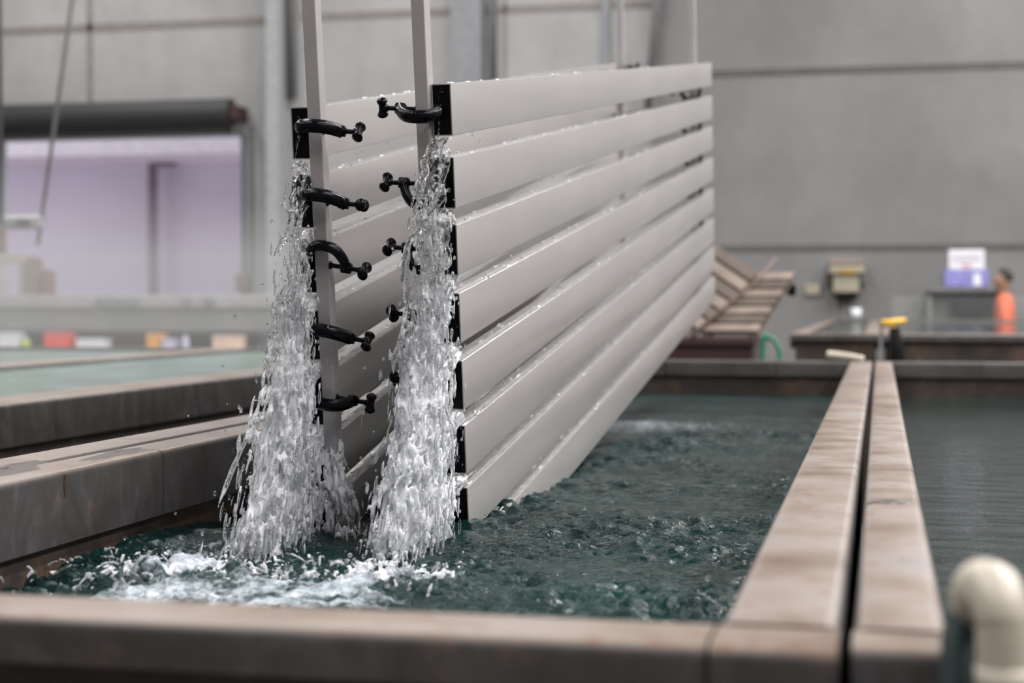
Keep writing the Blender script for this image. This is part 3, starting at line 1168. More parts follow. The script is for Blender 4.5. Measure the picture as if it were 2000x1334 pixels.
def make_cascade(rk, outlets, seed, label, air_c, sp):
    so = Soup()
    pour(so, rk, outlets, seed)
    splash(so, *sp, seed + 50)
    raw = np.concatenate(so.v)
    o = so.build('water_cascade', M['fall'])
    m = o.modifiers.new('merge', 'REMESH')
    m.mode = 'VOXEL'
    m.voxel_size = 0.0027
    dg = bpy.context.evaluated_depsgraph_get()
    me = bpy.data.meshes.new_from_object(o.evaluated_get(dg))
    o.modifiers.clear()
    old = o.data
    o.data = me
    bpy.data.meshes.remove(old)
    n = len(me.vertices)
    co = np.empty(n * 3, np.float32)
    me.vertices.foreach_get('co', co)
    co = co.reshape(-1, 3)
    # aeration: more air where many shreds crowd together and the further the water has dropped
    O, w = np.array(rk.O), np.array(rk.w)
    fallen = (co - O) @ w
    air = np.clip((fallen - air_c[0]) / (air_c[1] - air_c[0]), 0, 1) * (air_c[3] - air_c[2]) + air_c[2]
    cell = 0.022
    lo = raw.min(0) - cell
    dims = ((raw.max(0) - lo) / cell).astype(int) + 3
    cnt = np.zeros(dims)
    q = ((raw - lo) / cell).astype(int)
    np.add.at(cnt, (q[:, 0], q[:, 1], q[:, 2]), 1)
    qc = np.clip(((co - lo) / cell).astype(int), 0, dims - 1)
    dn = cnt[qc[:, 0], qc[:, 1], qc[:, 2]]
    crowd = np.clip(dn / 230.0, 0, 1)
    air = air * (0.25 + 0.75 * crowd) - 0.10 * (1 - np.clip(dn / 140.0, 0, 1))
    a = me.attributes.new('air', 'FLOAT', 'POINT')
    a.data.foreach_set('value', air.astype(np.float32))
    me.polygons.foreach_set('use_smooth', np.ones(len(me.polygons), bool))
    if not me.materials:
        me.materials.append(M['fall'])
    return tag(o, label, 'water', 'water falls from the slat stacks')


def gaps(rk):
    return [(t0 + SH, t1) for t0, t1 in zip(rk.tops, rk.tops[1:])]


gR, gL = gaps(RR), gaps(LL)
outR, outL = [], []
nR = [18, 26, 46, 80, 110, 110, 50]
for (c0, c1), nn, k in zip(gR, nR, range(7)):
    v0, v1 = (0.40, 0.66) if k < 2 else (0.42, 0.92 + 0.34 * (k - 1))
    outR.append((c0 + 0.002, c1 - 0.004, -0.040, -0.006, nn, v0, v1, -0.02 - 0.035 * max(0, k - 2), 0.020 + 0.015 * k, 0.0044 - 0.0002 * k))
nL = [11, 20, 46, 85, 120, 120, 50]
for (c0, c1), nn, k in zip(gL, nL, range(7)):
    v0, v1 = (0.36, 0.56) if k < 2 else (0.40, 0.88 + 0.40 * (k - 1))
    outL.append((c0 + 0.002, c1 - 0.004, -0.040, -0.004, nn, v0, v1, -0.05 * max(0, k - 2), 0.02 + 0.021 * k, 0.0044 - 0.0002 * k))
# sheet that curls off the inner side of the left stack just above the tank
outL.append((0.66, 0.69, -0.02, 0.03, 26, 0.25, 0.7, 0.28, 0.12, 0.0042))
# trickles over the darkened tube ends
for i in range(6):
    t0 = RR.tops[i]
    outR.append((t0 + 0.008, t0 + 0.012, -0.022, -0.018, 2, 0.10, 0.14, -0.01, 0.01, 0.0020))
    t0 = LL.tops[i]
    outL.append((t0 + 0.008, t0 + 0.012, -0.024, -0.018, 2, 0.10, 0.14, 0.0, 0.01, 0.0020))
make_cascade(RR, outR, 21, 'white water falling from the right stack, nearer the middle', (0.15, 0.60, -0.02, 0.50), (-0.80, 2.60, 0.075, 0.07, 520))
make_cascade(LL, outL, 22, 'white water falling from the left stack, widest fall on the left', (0.15, 0.60, -0.02, 0.50), (-1.13, 2.57, 0.10, 0.08, 700))

# spray: stray drops round the falls
bm = bmesh.new()
rs = random.Random(5)


def drop(p, r, st=1.0):
    mx = Matrix.Translation(p) @ Matrix.Diagonal((r, r, r * st, 1))
    bmesh.ops.create_icosphere(bm, subdivisions=2, radius=1.0, matrix=mx)


for rk in (RR, LL):
    for i in range(170):
        t = rs.uniform(0.05, 0.42)
        sp = rs.uniform(0.35, 1.45)
        c = rs.uniform(0.1, 0.75)
        p = rk.P(rs.uniform(-0.04, 0.0), 0, c) + (-rk.u * sp + rk.s * rs.gauss(0, 0.22)) * t + V((0, 0, -4.9 * t * t + rs.uniform(0, 0.05)))
        if p.z > ZW + 0.01 and p.y > Y0 + 0.1:
            drop(p, rs.uniform(0.0010, 0.0034), rs.uniform(1, 2.2))
for i in range(120):          # splash crown drops over the impact zone
    p = V((rs.gauss(-0.95, 0.22), rs.gauss(2.62, 0.18), ZW + abs(rs.gauss(0.02, 0.03))))
    if LX < p.x < RX and p.y > Y0 + 0.2:
        drop(p, rs.uniform(0.0015, 0.0042))
for rk, a_ in ((LL, 0.004), (RR, 0.002)):   # drips from clamps and slat edges
    for i in range(60):
        b = rs.uniform(0.02, 1.5)
        k = rs.randrange(7)
        drop(rk.P(rs.uniform(-0.03, 0.02), b, rk.tops[k] + SH + rs.uniform(0, 0.03)), rs.uniform(0.0010, 0.0022), rs.uniform(1, 4))
o = bm_obj('water_droplets', bm, M['fall'], None, True)
tag(o, 'scattered clear drops of spray around the two falls', 'water drops', None, 'stuff')


# water lying on the slat tops: lumpy beads along the upper edges
bm = bmesh.new()
for rk in (RR, LL):
    for k, c in enumerate(rk.tops):
        for i in range(16):
            b_ = rs.random() ** 1.5 * 2.6 + 0.01
            p = rk.P(-SW * rs.random() ** 0.8, b_, c - 0.0004)
            L = rs.uniform(0.006, 0.030)
            mx = Matrix.Translation(p) @ rk.mat(0, 0, 0).to_3x3().to_4x4() @ Matrix.Diagonal((rs.uniform(0.002, 0.004), L, rs.uniform(0.0010, 0.0022), 1))
            bmesh.ops.create_icosphere(bm, subdivisions=1, radius=1.0, matrix=mx)
o = bm_obj('water_beads', bm, M['bead'], None, True)
tag(o, 'shiny beads of water lying along the tops of the slats', 'water', None, 'stuff')

# crusted silt on the copings and a rust run
M['silt'] = plain('silt_crust', (0.045, 0.030, 0.022), 0.5, var=0.5, scale=60, bmp=0.6)


def silt(px, py, rx, ry, seed, lab, z=-0.292):
    v = ray(px, py)
    v = v * (z / v.z)
    r = np.random.default_rng(seed)
    n = 34
    ph = r.random(5) * 6.28
    bm = bmesh.new()
    rows = []
    for i in range(11):
        f = i / 10
        row = []
        for k in range(n):
            a = 2 * PI * k / n
            e = 1 + 0.22 * math.sin(2 * a + ph[0]) + 0.16 * math.sin(3 * a + ph[1]) + 0.12 * math.sin(7 * a + ph[2])
            h = 0.0005 + (1 - f) * 0.0016 + 0.0022 * r.random() * (1 - f ** 3)
            row.append(bm.verts.new((v.x + rx * e * f * math.cos(a), v.y + ry * e * f * math.sin(a), H + v.z + (h if i < 10 else -0.0005))))
        rows.append(row)
    for r0, r1 in zip(rows, rows[1:]):
        for k in range(n):
            bm.faces.new((r0[k], r0[(k + 1) % n], r1[(k + 1) % n], r1[k]))
    o = bm_obj('silt_patch', bm, M['silt'], None, True)
    tag(o, lab, 'dirt', None, 'stuff')


silt(228, 886, 0.030, 0.13, 1, 'dark silt crust on the left coping next to the block joint')
silt(18, 921, 0.026, 0.12, 2, 'dark silt crust on the left coping at the edge of the view')
silt(35, 909, 0.022, 0.10, 3, 'dark silt crust on the second left coping behind')
silt(1738, 981, 0.030, 0.024, 4, 'brown silt crust at a joint of the right walkway coping')
bm = bmesh.new()
v0_ = atx_ = None
for k, (y0_, y1_, w_) in enumerate(((928, 938, 0.0032), (938, 956, 0.0046), (956, 972, 0.0030))):
    q0, q1 = ray(127, y0_), ray(127, y1_)
    q0, q1 = q0 * (LX / q0.x), q1 * (LX / q1.x)
    add_box(bm, (LX - 0.0005, q0.y - w_, H + q1.z), (LX + 0.0012, q0.y + w_, H + q0.z))
o = bm_obj('rust_run', bm, plain('rust_stain', (0.05, 0.026, 0.014), 0.8))
tag(o, 'short rust run down the face of the left coping', 'rust', None, 'stuff')

# ------------------------------------------------------------------ elbow pipe and hose at the near right corner
ey = 1.30
eb = at(1950, 1400, ey)
t = empty('pipe_elbow', eb, 'cream plastic pipe elbow with teal hose hooked over the near tank edge', 'pipe')
path = bez([at(1972, 1560, ey), at(1968, 1400, ey), at(1964, 1290, ey), at(1960, 1210, ey + 0.003), at(1948, 1163, ey + 0.015), at(1932, 1147, ey + 0.035), at(1917, 1157, ey + 0.06), at(1908, 1187, ey + 0.078)], 6)
tube('bend', path, 0.0212, M['cream'], t, 22)
tube('socket_ring', [path[-10], path[-8], path[-5]], 0.0242, M['cream'], t, 22)
tube('socket_ring', [at(1965, 1300, ey), at(1967, 1355, ey)], 0.0232, M['cream'], t, 22)
tube('hose', bez([path[-2], at(1880, 1225, ey + 0.075), at(1874, 1290, ey + 0.05), at(1872, 1420, ey + 0.02), at(1872, 1560, ey)], 6), 0.0150, M['teal'], t, 18)

# ------------------------------------------------------------------ things on and behind the far copings
a, b = at(1617, 684, 8.28), at(1686, 697, 8.22)
t = empty('hose_end', V((a.x, 8.28, ZT)), 'cream hose end lying on the far coping by the walkway', 'hose')
tube('sleeve', bez([V((a.x, 8.30, ZT + 0.028)), V(((a.x + b.x) / 2, 8.27, ZT + 0.022)), V((b.x, 8.24, ZT + 0.010))], 6), [0.024 - 0.006 * i / 12 for i in range(13)], M['cream'], t, 14)

# slatted brown panels leaning over a dark crate
def planked(name, label, TL, TR, BR, BL, n, thick, mats, cat='panel'):
    t = empty(name, (BL + BR) / 2, label, cat)
    nrm = (TR - TL).cross(BL - TL).normalized()
    off = (BL + BR) / 2
    bm = bmesh.new()
    bm2 = bmesh.new()
    for i in range(n):
        f0, f1 = i / n + 0.012, (i + 0.86) / n
        q = [TL.lerp(BL, f0), TR.lerp(BR, f0), TR.lerp(BR, f1), TL.lerp(BL, f1)]
        q = [p - off for p in q]
        add_hex(bm if i % 2 == 0 else bm2, q + [p - nrm * thick for p in q])
    bm_obj('board', bm, mats[0], t)
    bm_obj('board', bm2, mats[1], t)
    bm = bmesh.new()
    for f in (0.08, 0.9):
        p0, p1 = TL.lerp(TR, f) - off, BL.lerp(BR, f) - off
        d = (TR - TL).normalized() * 0.02
        k = nrm * 0.001
        add_hex(bm, [p0 - d + k, p0 + d + k, p1 + d + k, p1 - d + k, p0 - d + nrm * 0.03, p0 + d + nrm * 0.03, p1 + d + nrm * 0.03, p1 - d + nrm * 0.03])
    bm_obj('batten', bm, M['rust'], t)
    return t


M['board_a'] = plain('weathered_board', (0.20, 0.152, 0.124), 0.7, var=0.3, scale=6)
M['board_b'] = plain('dark_board', (0.085, 0.063, 0.048), 0.7, var=0.3, scale=6)
yb, yt = 9.42, 9.85
planked('slatted_panel', 'brown slatted panel leaning back with level boards, right of the pole', at(1478, 540, yt), at(1553, 538, yt), at(1478, 656, yb), at(1370, 656, yb), 7, 0.03, (M['board_a'], M['board_b']))
planked('slatted_panel', 'brown slatted panel with sloping boards half behind the right stack', at(1352, 452, yt), at(1480, 538, yt - 0.05), at(1366, 654, yb), at(1260, 590, yb), 6, 0.03, (M['board_b'], M['board_a']))
o = tube('pole', [at(1350, 656, yb - 0.06), at(1482, 545, yt - 0.16), at(1516, 503, yt - 0.1)], [0.012, 0.009, 0.007], M['rust'])
tag(o, 'thin rusty pole leaning between the two brown slatted panels', 'pole')
a, b = at(1262, 655, yb), at(1470, 655, yb)
t = empty('crate', ((a.x + b.x) / 2, yb + 0.2, 0), 'dark maroon steel crate under the brown slatted panels', 'crate')
box('crate_body', (a.x, yb - 0.02, 0), (b.x, yb + 0.6, a.z - 0.01), M['maroon'], t, 0.01)
box('crate_rim', (a.x - 0.01, yb - 0.04, a.z - 0.06), (b.x + 0.01, yb + 0.62, a.z - 0.012), M['rustred'] if False else M['maroon'], t, 0.008)
a, b = at(1538, 556, yt), at(1554, 578, yt)
o = box('hook_plate', (a.x, yt - 0.02, b.z), (b.x, yt + 0.04, a.z), M['black'], None, 0.006)
tag(o, 'small black plate on the upper right corner of the brown slatted panel', 'plate')
a, b = at(1472, 655, 9.6), at(1492, 655, 9.6)
o = box('end_post', (a.x, 9.6, 0), (b.x, 9.68, a.z), M['tankgrey'], None, 0.008)
tag(o, 'short grey post beside the maroon crate', 'post')
a = at(1520, 690, 9.3)
o = tube('hose_loop', bez([V((a.x, 9.3, 0.0)), V((a.x + 0.01, 9.3, a.z - 0.12)), at(1516, 672, 9.3), at(1500, 662, 9.3), at(1490, 690, 9.3), V((a.x - 0.09, 9.3, 0.0))], 6), 0.012, M['green'], None)
tag(o, 'small green hose loop beside the grey post at the tank edge', 'hose')

# pump with yellow handle at the walkway end
yp_ = 10.2
a, b = at(1735, 640, yp_), at(1757, 690, yp_)
t = empty('dosing_pump', ((a.x + b.x) / 2, yp_, 0), 'black standing pump with yellow handle at the end of the walkway', 'pump')
bm = bmesh.new()
off = V(t.location)
cxp = (a.x + b.x) / 2
add_tube(bm, [V((cxp + 0.03, yp_, 0)) - off, V((cxp + 0.02, yp_, b.z)) - off, V((cxp, yp_, a.z)) - off], [0.05, 0.045, 0.032], 14)
bm_obj('pump_body', bm, M['black'], t, True)
h0, h1 = at(1722, 632, yp_), at(1770, 626, yp_)
tube('pump_handle', [h0, h0.lerp(h1, 0.3), h1], [0.024, 0.020, 0.016], M['yellow'], t, 12)
tube('pump_stem', [V((cxp, yp_, a.z - 0.01)), V((cxp - 0.005, yp_, h0.z))], 0.012, M['yellow'], t, 10)
a = at(1672, 622, 18.64)
t = empty('plastic_cup', V((a.x, 18.66, ZB)), 'small white cup on the far coping of the narrow back-row tank', 'cup')
bm = bmesh.new()
add_tube(bm, [(0, 0, 0.0), (0, 0, 0.13)], [0.045, 0.06], 14)
bm_obj('cup_body', bm, M['white'], t, True)

# wall-mounted control box
wy = WY - 0.25
a, b = at(1617, 508, wy - 0.25), at(1688, 572, wy - 0.25)
t = empty('control_box', ((a.x + b.x) / 2, wy, b.z), 'beige control box with brown lid on the grey far wall', 'box')
w_ = b.x - a.x
hh = a.z - b.z
box('housing', (a.x + w_ * 0.14, wy - 0.22, b.z), (b.x - w_ * 0.14, wy, a.z - hh * 0.2), M['boxbeige'], t, 0.02)
box('hood', (a.x + w_ * 0.04, wy - 0.27, a.z - hh * 0.42), (b.x, wy, a.z - hh * 0.18), M['boxbeige'], t, 0.02)
box('lid', (a.x + w_ * 0.04, wy - 0.27, a.z - hh * 0.18), (b.x - w_ * 0.04, wy, a.z), M['boxbrown'], t, 0.02)
box('label_plate', (a.x + w_ * 0.28, wy - 0.275, a.z - hh * 0.40), (b.x - w_ * 0.24, wy - 0.268, a.z - hh * 0.30), M['ochre'], t)
box('side_bracket', (a.x - w_ * 0.04, wy - 0.15, a.z - hh * 0.75), (a.x + w_ * 0.12, wy, a.z - hh * 0.45), M['redbrown'], t, 0.01)
box('side_bracket', (b.x - w_ * 0.12, wy - 0.15, a.z - hh * 0.72), (b.x + w_ * 0.04, wy, a.z - hh * 0.48), M['darkgrey'], t, 0.01)
box('base_tray', (a.x + w_ * 0.14, wy - 0.24, b.z - hh * 0.10), (b.x - w_ * 0.16, wy, b.z), M['black'], t, 0.01)
tube('conduit', [V((a.x + w_ * 0.2, wy - 0.03, b.z - 0.05)), V((a.x + w_ * 0.22, wy - 0.03, 0.9)), V((a.x + w_ * 0.22, wy - 0.03, 0.0))], 0.018, M['tankgrey'], t, 8)
a, b = at(1572, 556, wy), at(1602, 576, wy)
o = box('socket_plate', (a.x, wy - 0.05, b.z), (b.x, wy, a.z), M['boxbeige'], None, 0.01)
tag(o, 'small pale socket plate on the wall left of the control box', 'socket')

# notice on the wall
a, b = at(1853, 488, wy), at(1922, 560, wy)
t = empty('wall_notice', ((a.x + b.x) / 2, wy, b.z), 'white notice with violet lower half on the grey far wall', 'sign')
w_, hh = b.x - a.x, a.z - b.z
box('board', (a.x, wy - 0.03, b.z + hh * 0.47), (b.x, wy, a.z), M['white'], t, 0.004)
box('print_panel', (a.x - w_ * 0.12, wy - 0.03, b.z), (b.x + w_ * 0.12, wy, b.z + hh * 0.47), M['violet'], t, 0.004)
bm = bmesh.new()
off = V(t.location)
for f in (0.14, 0.22, 0.30):
    add_box(bm, V((a.x + w_ * 0.1, wy - 0.034, a.z - hh * (f + 0.025))) - off, V((b.x - w_ * 0.1, wy - 0.029, a.z - hh * f)) - off)
bm_obj('text_lines', bm, M['greyprint'], t)
box('red_print', (a.x + w_ * 0.36, wy - 0.034, a.z - hh * 0.48), (b.x - w_ * 0.36, wy - 0.029, a.z - hh * 0.38), M['pinkred'], t)
box('pale_figure', (a.x + w_ * 0.70, wy - 0.034, b.z + hh * 0.03), (a.x + w_ * 0.90, wy - 0.029, b.z + hh * 0.36), M['white'], t)

# grey hood / basin cabinet under the notice
yc = 19.38
a, b = at(1812, 562, yc), at(1960, 630, yc)
t = empty('wash_basin', ((a.x + b.x) / 2, yc + 0.2, 0), 'grey wall basin with dark hollow under the notice', 'basin')
box('top', (a.x, yc, a.z - 0.07), (b.x, wy - 0.03, a.z), M['darkgrey'], t, 0.02)
box('side_panel', (a.x, yc + 0.06, 0), (a.x + 0.05, wy - 0.03, a.z - 0.07), M['tankgrey'], t, 0.01)
box('side_panel', (b.x - 0.05, yc + 0.06, 0), (b.x, wy - 0.03, a.z - 0.07), M['tankgrey'], t, 0.01)
box('back_panel', (a.x + 0.05, wy - 0.12, 0), (b.x - 0.05, wy - 0.03, a.z - 0.07), M['tankgrey'], t)
c0, c1 = at(1858, 570, yc + 0.1), at(1935, 625, yc + 0.1)
bm = bmesh.new()
off = V(t.location)
cz = (c0.z + c1.z) / 2
add_tube(bm, [V(((c0.x + c1.x) / 2, yc + 0.05, cz)) - off, V(((c0.x + c1.x) / 2, yc + 0.24, cz)) - off], (c0.z - c1.z) * 0.55, 24, flat=(1.3, 1.0))
bm_obj('drum', bm, M['black'], t, True)

# ------------------------------------------------------------------ left background: bench, shelf goods, hoist
yb = 16.6
a = at(0, 574, yb)
zt0, zt1 = at(300, 576, yb).z, at(300, 602, yb).z
xr = at(532, 600, yb).x
t = empty('rinse_bench', ((a.x + xr) / 2, yb + 0.6, 0), 'long grey bench tank in front of the roller door', 'bench')
box('rim', (-12.5, yb, zt1), (xr, yb + 1.4, zt0), M['benchpale'], t, 0.02)
zs = at(300, 646, yb).z
box('front_panel', (-12.5, yb + 0.06, zs), (xr - 0.05, yb + 1.34, zt1), M['tankgrey'], t, 0.01)
zsh = at(300, 684, yb).z
box('shelf', (-12.5, yb - 0.25, zsh - 0.05), (xr - 0.02, yb + 1.3, zsh), M['benchpale'], t, 0.01)
box('plinth', (-12.4, yb + 0.15, 0), (xr - 0.1, yb + 1.25, zsh - 0.05), M['tankgrey'], t)
box('back_board', (-12.4, yb + 0.35, zsh), (xr - 0.06, yb + 0.45, zs), M['benchpale'], t)
goods = [(-4, 30, 650, M['white'], 'storage_box', 'white box at the left end of the bench shelf'),
         (36, 50, 660, M['lime'], 'bottle', 'lime green bottle between the white and red boxes'),
         (88, 131, 650, M['red'], 'storage_box', 'red box on the shelf under the bench'),
         (150, 200, 662, M['white'], 'storage_box', 'low white tray right of the red box'),
         (287, 311, 652, M['amber'], 'storage_box', 'orange box on the shelf right of the white tray'),
         (316, 336, 662, M['palelilac'], 'storage_box', 'pale lilac box beside the orange box'),
         (348, 362, 655, M['palelilac'], 'bottle', 'pale lilac bottle right of the lilac box'),
         (416, 466, 656, M['palepink'], 'storage_box', 'pale cardboard box at the right end of the shelf')]
for x0_, x1_, yt_, m_, nm, lab in goods:
    p0, p1 = at(x0_, yt_, yb - 0.15), at(x1_, 680, yb - 0.15)
    t = empty(nm, ((p0.x + p1.x) / 2, yb - 0.05, zsh), lab, 'bottle' if nm == 'bottle' else 'box', 'goods on the bench shelf')
    if nm == 'bottle':
        bm = bmesh.new()
        hb = p0.z - zsh
        r_ = (p1.x - p0.x) / 2
        add_tube(bm, [(0, 0, 0), (0, 0, hb * 0.7), (0, 0, hb * 0.82), (0, 0, hb * 0.88)], [r_, r_, r_ * 0.45, r_ * 0.4], 14)
        bm_obj('flask', bm, m_, t, False)
        bm = bmesh.new()
        add_tube(bm, [(0, 0, hb * 0.88), (0, 0, hb)], r_ * 0.45, 12)
        bm_obj('cap', bm, M['white'], t)
    else:
        hb = p0.z - zsh
        w2 = (p1.x - p0.x) / 2
        bm = bmesh.new()
        add_box(bm, (-w2, -0.12, 0), (w2, 0.12, hb * 0.86))
        bevel(bm_obj('box_body', bm, m_, t), 0.008)
        bm = bmesh.new()
        add_box(bm, (-w2 - 0.008, -0.128, hb * 0.86), (w2 + 0.008, 0.128, hb))
        bevel(bm_obj('lid', bm, m_, t), 0.008)

# bollards / machine bits on the bench
for x0_, x1_, yt_, m_, lab in ((54, 78, 502, M['rust'], 'taller rusty stub post on the bench before the door'), (86, 105, 526, M['rustred'], 'shorter red-brown stub post on the bench before the door')):
    p0, p1 = at(x0_, yt_, yb + 0.4), at(x1_, 575, yb + 0.4)
    t = empty('stub_post', ((p0.x + p1.x) / 2, yb + 0.4, zt0), lab, 'post')
    box('shaft', (p0.x, yb + 0.34, zt0), (p1.x, yb + 0.34 + p1.x - p0.x, p0.z - 0.03), m_, t, 0.01)
    box('cap', (p0.x + 0.02, yb + 0.36, p0.z - 0.03), (p1.x - 0.02, yb + 0.30 + p1.x - p0.x, p0.z), m_, t, 0.01)
p0, p1 = at(-60, 498, yb + 0.5), at(54, 515, yb + 0.5)
t = empty('guard_rail', (p0.x, yb + 0.5, zt0), 'beige rail on short legs at the left end of the bench', 'rail')
box('rail', (p0.x, yb + 0.46, p1.z), (p1.x, yb + 0.54, p0.z), M['boxbeige'], t, 0.01)
box('leg', (p1.x - 0.10, yb + 0.47, zt0), (p1.x - 0.04, yb + 0.53, p1.z), M['boxbeige'], t, 0.005)
box('leg', (p0.x + 0.05, yb + 0.47, zt0), (p0.x + 0.11, yb + 0.53, p1.z), M['boxbeige'], t, 0.005)
for x0_, x1_ in ((190, 205), (215, 235), (245, 268), (360, 368), (400, 418)):
    p0, p1 = at(x0_, 580, yb - 0.02), at(x1_, 598, yb - 0.02)
    o = box('pipe_bracket', (p0.x, yb - 0.06, p1.z), (p1.x, yb, p0.z), M['tankgrey'], None, 0.008)
    tag(o, 'small grey bracket on the front rim of the long bench', 'bracket', 'brackets on the bench rim')

# hoist pendant: slanting cable, control box, hook pole at the frame edge
yh = 12.0
zc = CEIL
c0, c1 = at(141, 0, yh), at(75, 470, yh)
top_ = c0 + (c0 - c1) * ((zc - c0.z) / (c0.z - c1.z))
o = tube('hoist_cable', [c1 + (c1 - c0) * 0.02, top_], 0.016, M['steel'])
tag(o, 'thin slanting cable hanging in front of the roller door', 'cable')
a, b = at(8, 422, yh), at(84, 447, yh)
t = empty('pendant_control', ((a.x + b.x) / 2, yh, b.z), 'grey pendant control box hanging on the cable before the door', 'control')
box('casing', (a.x, yh - 0.04, b.z), (b.x, yh + 0.04, a.z), M['steel'], t, 0.02)
p0, p1 = at(38, 428, yh), at(64, 441, yh)
box('button_panel', (p0.x, yh - 0.05, p1.z), (p1.x, yh - 0.04, p0.z), M['darkgrey'], t, 0.003)
a = at(2, 470, yh + 0.3)
t = empty('hook_block', (a.x, yh + 0.3, a.z), 'dark hoist hook block at the left edge of the view', 'hook')
tube('rope', [V((a.x, yh + 0.3, a.z + 0.1)), V((a.x, yh + 0.3, zc))], 0.02, M['darkgrey'], t)
box('block', (a.x - 0.03, yh + 0.26, at(2, 492, yh).z), (a.x + 0.035, yh + 0.34, at(2, 440, yh).z), M['rust'], t, 0.02)

# ------------------------------------------------------------------ person in orange
def skin_obj(name, joints, edges_, mat, parent, root=0, sub=2):
    me = bpy.data.meshes.new(name)
    me.from_pydata([j[0] for j in joints], edges_, [])
    o = bpy.data.objects.new(name, me)
    COL.objects.link(o)
    o.parent = parent
    m = o.modifiers.new('skin', 'SKIN')
    m.use_smooth_shade = True
    for i, j in enumerate(joints):
        sv = me.skin_vertices[0].data[i]
        r = j[1]
        sv.radius = (r, r) if isinstance(r, (int, float)) else r
        sv.use_root = (i == root)
    s = o.modifiers.new('sub', 'SUBSURF')
    s.levels = s.render_levels = sub
    me.materials.append(mat)
    return o


yper = 17.0 + 1.75 * 0
hx = at(1956, 545, 16.9).x
PY = 19.0
sc_ = 1.0
pt_ = at(1957, 527, PY)
hgt = pt_.z
per = empty('person', (at(1962, 600, PY).x, PY, 0), 'person with dark hair in an orange long-sleeved shirt, facing left', 'person')
k = hgt / 1.75
J = {}
L_ = [('pelvis', (0.02, 0, 0.95), (0.15, 0.115)), ('waist', (0.01, 0, 1.10), (0.135, 0.105)), ('chest', (0.01, 0, 1.30), (0.155, 0.12)), ('neckb', (0.0, 0, 1.46), (0.075, 0.075)),
      ('neck', (-0.015, 0, 1.52), 0.055), ('jaw', (-0.035, 0, 1.58), (0.068, 0.075)), ('skull', (-0.015, 0, 1.66), (0.085, 0.095)), ('crown', (-0.01, 0, 1.715), (0.06, 0.06)), ('nose', (-0.125, 0, 1.615), 0.014)]
joints, edges_ = [], []
for n_, p, r in L_:
    J[n_] = len(joints)
    joints.append((V(p) * k, tuple(x * k for x in r) if isinstance(r, tuple) else r * k))
for a_, b_ in (('pelvis', 'waist'), ('waist', 'chest'), ('chest', 'neckb'), ('neckb', 'neck'), ('neck', 'jaw'), ('jaw', 'skull'), ('skull', 'crown'), ('jaw', 'nose')):
    edges_.append((J[a_], J[b_]))
arms = {}
for sd in (-1, 1):
    ch = [((0.0, 0.17 * sd, 1.41), 0.062), ((-0.01, 0.225 * sd, 1.28), 0.05), ((0.0, 0.24 * sd, 1.12), 0.043), ((-0.13, 0.235 * sd, 0.98), 0.036), ((-0.20, 0.225 * sd, 0.90), 0.027), ((-0.235, 0.22 * sd, 0.865), (0.036, 0.02))]
    prev = J['chest']
    ids = []
    for p, r in ch:
        joints.append((V(p) * k, tuple(x * k for x in r) if isinstance(r, tuple) else r * k))
        edges_.append((prev, len(joints) - 1))
        prev = len(joints) - 1
        ids.append(prev)
    palm = prev
    for fi in range(5):
        dy = (fi - 2) * 0.018
        ln = (0.05, 0.075, 0.08, 0.076, 0.062)[fi]
        j1 = V((-0.26 - 0.2 * ln, 0.22 * sd + dy * 1.1, 0.838))
        j2 = j1 + V((-0.25 * ln, 0, -0.8 * ln))
        p0 = len(joints)
        joints.append((j1 * k, 0.0095 * k))
        joints.append((j2 * k, 0.0075 * k))
        edges_ += [(palm, p0), (p0, p0 + 1)]
    # leg
    prev = J['pelvis']
    for p, r in (((0.02, 0.10 * sd, 0.84), 0.088), ((0.0, 0.11 * sd, 0.50), 0.058), ((0.02, 0.115 * sd, 0.28), 0.054), ((0.03, 0.12 * sd, 0.08), 0.036), ((-0.09, 0.125 * sd, 0.045), 0.034), ((-0.15, 0.13 * sd, 0.035), 0.026)):
        joints.append((V(p) * k, r * k))
        edges_.append((prev, len(joints) - 1))
        prev = len(joints) - 1
skin_obj('body', joints, edges_, M['skin'], per)
# shirt
sj = [((0.02, 0, 0.93), (0.165, 0.13)), ((0.01, 0, 1.10), (0.152, 0.12)), ((0.01, 0, 1.30), (0.172, 0.135)), ((0.0, 0, 1.44), (0.10, 0.095)), ((-0.008, 0, 1.49), (0.068, 0.068))]
se = [(0, 1), (1, 2), (2, 3), (3, 4)]
for sd in (-1, 1):
    prev = 2
    for p, r in (((0.0, 0.175 * sd, 1.41), 0.076), ((-0.01, 0.228 * sd, 1.28), 0.066), ((0.0, 0.242 * sd, 1.12), 0.058), ((-0.13, 0.236 * sd, 0.98), 0.05), ((-0.185, 0.228 * sd, 0.917), 0.042)):
        sj.append((p, r))
        se.append((prev, len(sj) - 1))
        prev = len(sj) - 1
skin_obj('shirt', [(V(p) * k, tuple(x * k for x in r) if isinstance(r, tuple) else r * k) for p, r in sj], se, M['orange'], per)
tj = [((0.02, 0, 0.98), (0.158, 0.125))]
te = []
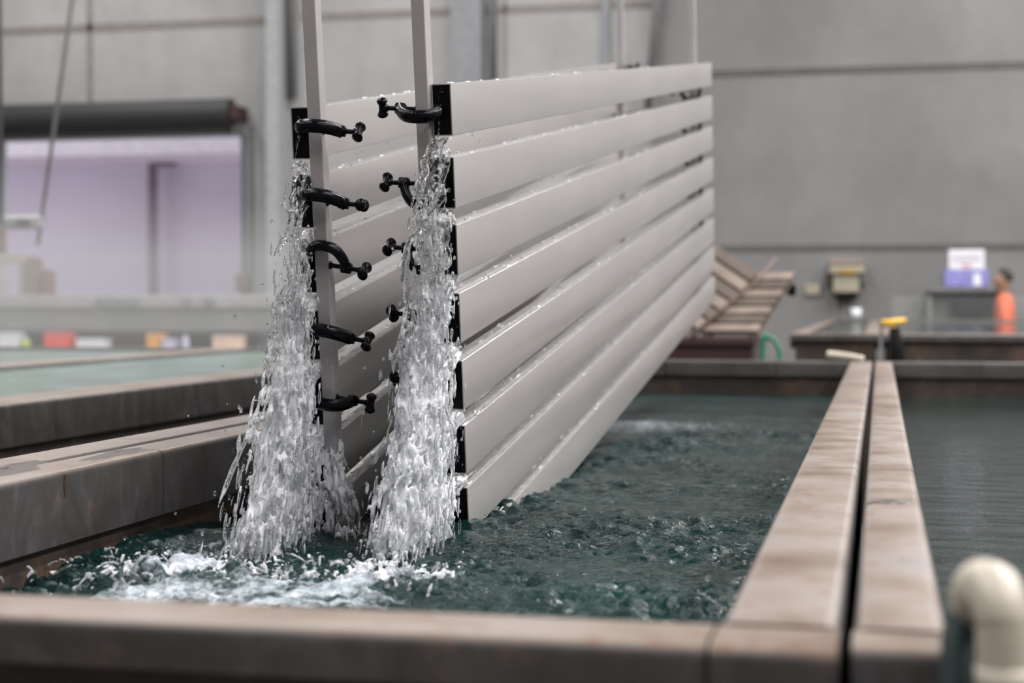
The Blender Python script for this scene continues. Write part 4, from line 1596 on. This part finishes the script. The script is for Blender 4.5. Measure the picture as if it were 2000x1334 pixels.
for sd in (-1, 1):
    prev = 0
    for p, r in (((0.02, 0.10 * sd, 0.85), 0.10), ((0.0, 0.11 * sd, 0.50), 0.075), ((0.02, 0.115 * sd, 0.28), 0.068), ((0.03, 0.12 * sd, 0.10), 0.062)):
        tj.append((p, r))
        te.append((prev, len(tj) - 1))
        prev = len(tj) - 1
skin_obj('trousers', [(V(p) * k, tuple(x * k for x in r) if isinstance(r, tuple) else r * k) for p, r in tj], te, M['navy'], per)
skin_obj('hair', [(V((0.02, 0, 1.60)) * k, 0.07 * k), (V((0.012, 0, 1.67)) * k, (0.094 * k, 0.10 * k)), (V((-0.01, 0, 1.728)) * k, (0.072 * k, 0.075 * k)), (V((-0.07, 0, 1.715)) * k, 0.04 * k)], [(0, 1), (1, 2), (2, 3)], M['hair'], per)
for sd in (-1, 1):
    bm = bmesh.new()
    add_tube(bm, [V((0.07, 0.12 * sd, 0.045)) * k, V((0.02, 0.12 * sd, 0.055)) * k, V((-0.1, 0.126 * sd, 0.045)) * k, V((-0.18, 0.13 * sd, 0.035)) * k], [0.043 * k, 0.052 * k, 0.044 * k, 0.028 * k], 12)
    bm_obj('shoe', bm, M['black'], per, True)


# ------------------------------------------------------------------ steam hanging over the warm tanks
def steam(name, lo, hi, dens, label):
    m = bpy.data.materials.new(name)
    m.use_nodes = True
    nt = m.node_tree
    nt.nodes.remove(nt.nodes['Principled BSDF'])
    v = nt.nodes.new('ShaderNodeVolumeScatter')
    v.inputs['Color'].default_value = (0.95, 0.97, 0.96, 1)
    v.inputs['Density'].default_value = dens
    v.inputs['Anisotropy'].default_value = 0.3
    link(nt, v.outputs['Volume'], nt.nodes['Material Output'].inputs['Volume'])
    o = box('steam', lo, hi, m)
    return tag(o, label, 'steam', None, 'stuff')


steam('steam_left', (-9.5, 4.2, ZT + 0.004), (-2.75, 16.3, ZT + 0.75), 0.045, 'thin steam over the green tanks by the roller door')
steam('steam_back', (0.10, 10.6, ZB + 0.004), (4.5, 18.7, ZB + 0.25), 0.02, 'thin steam over the wide back-row tank')
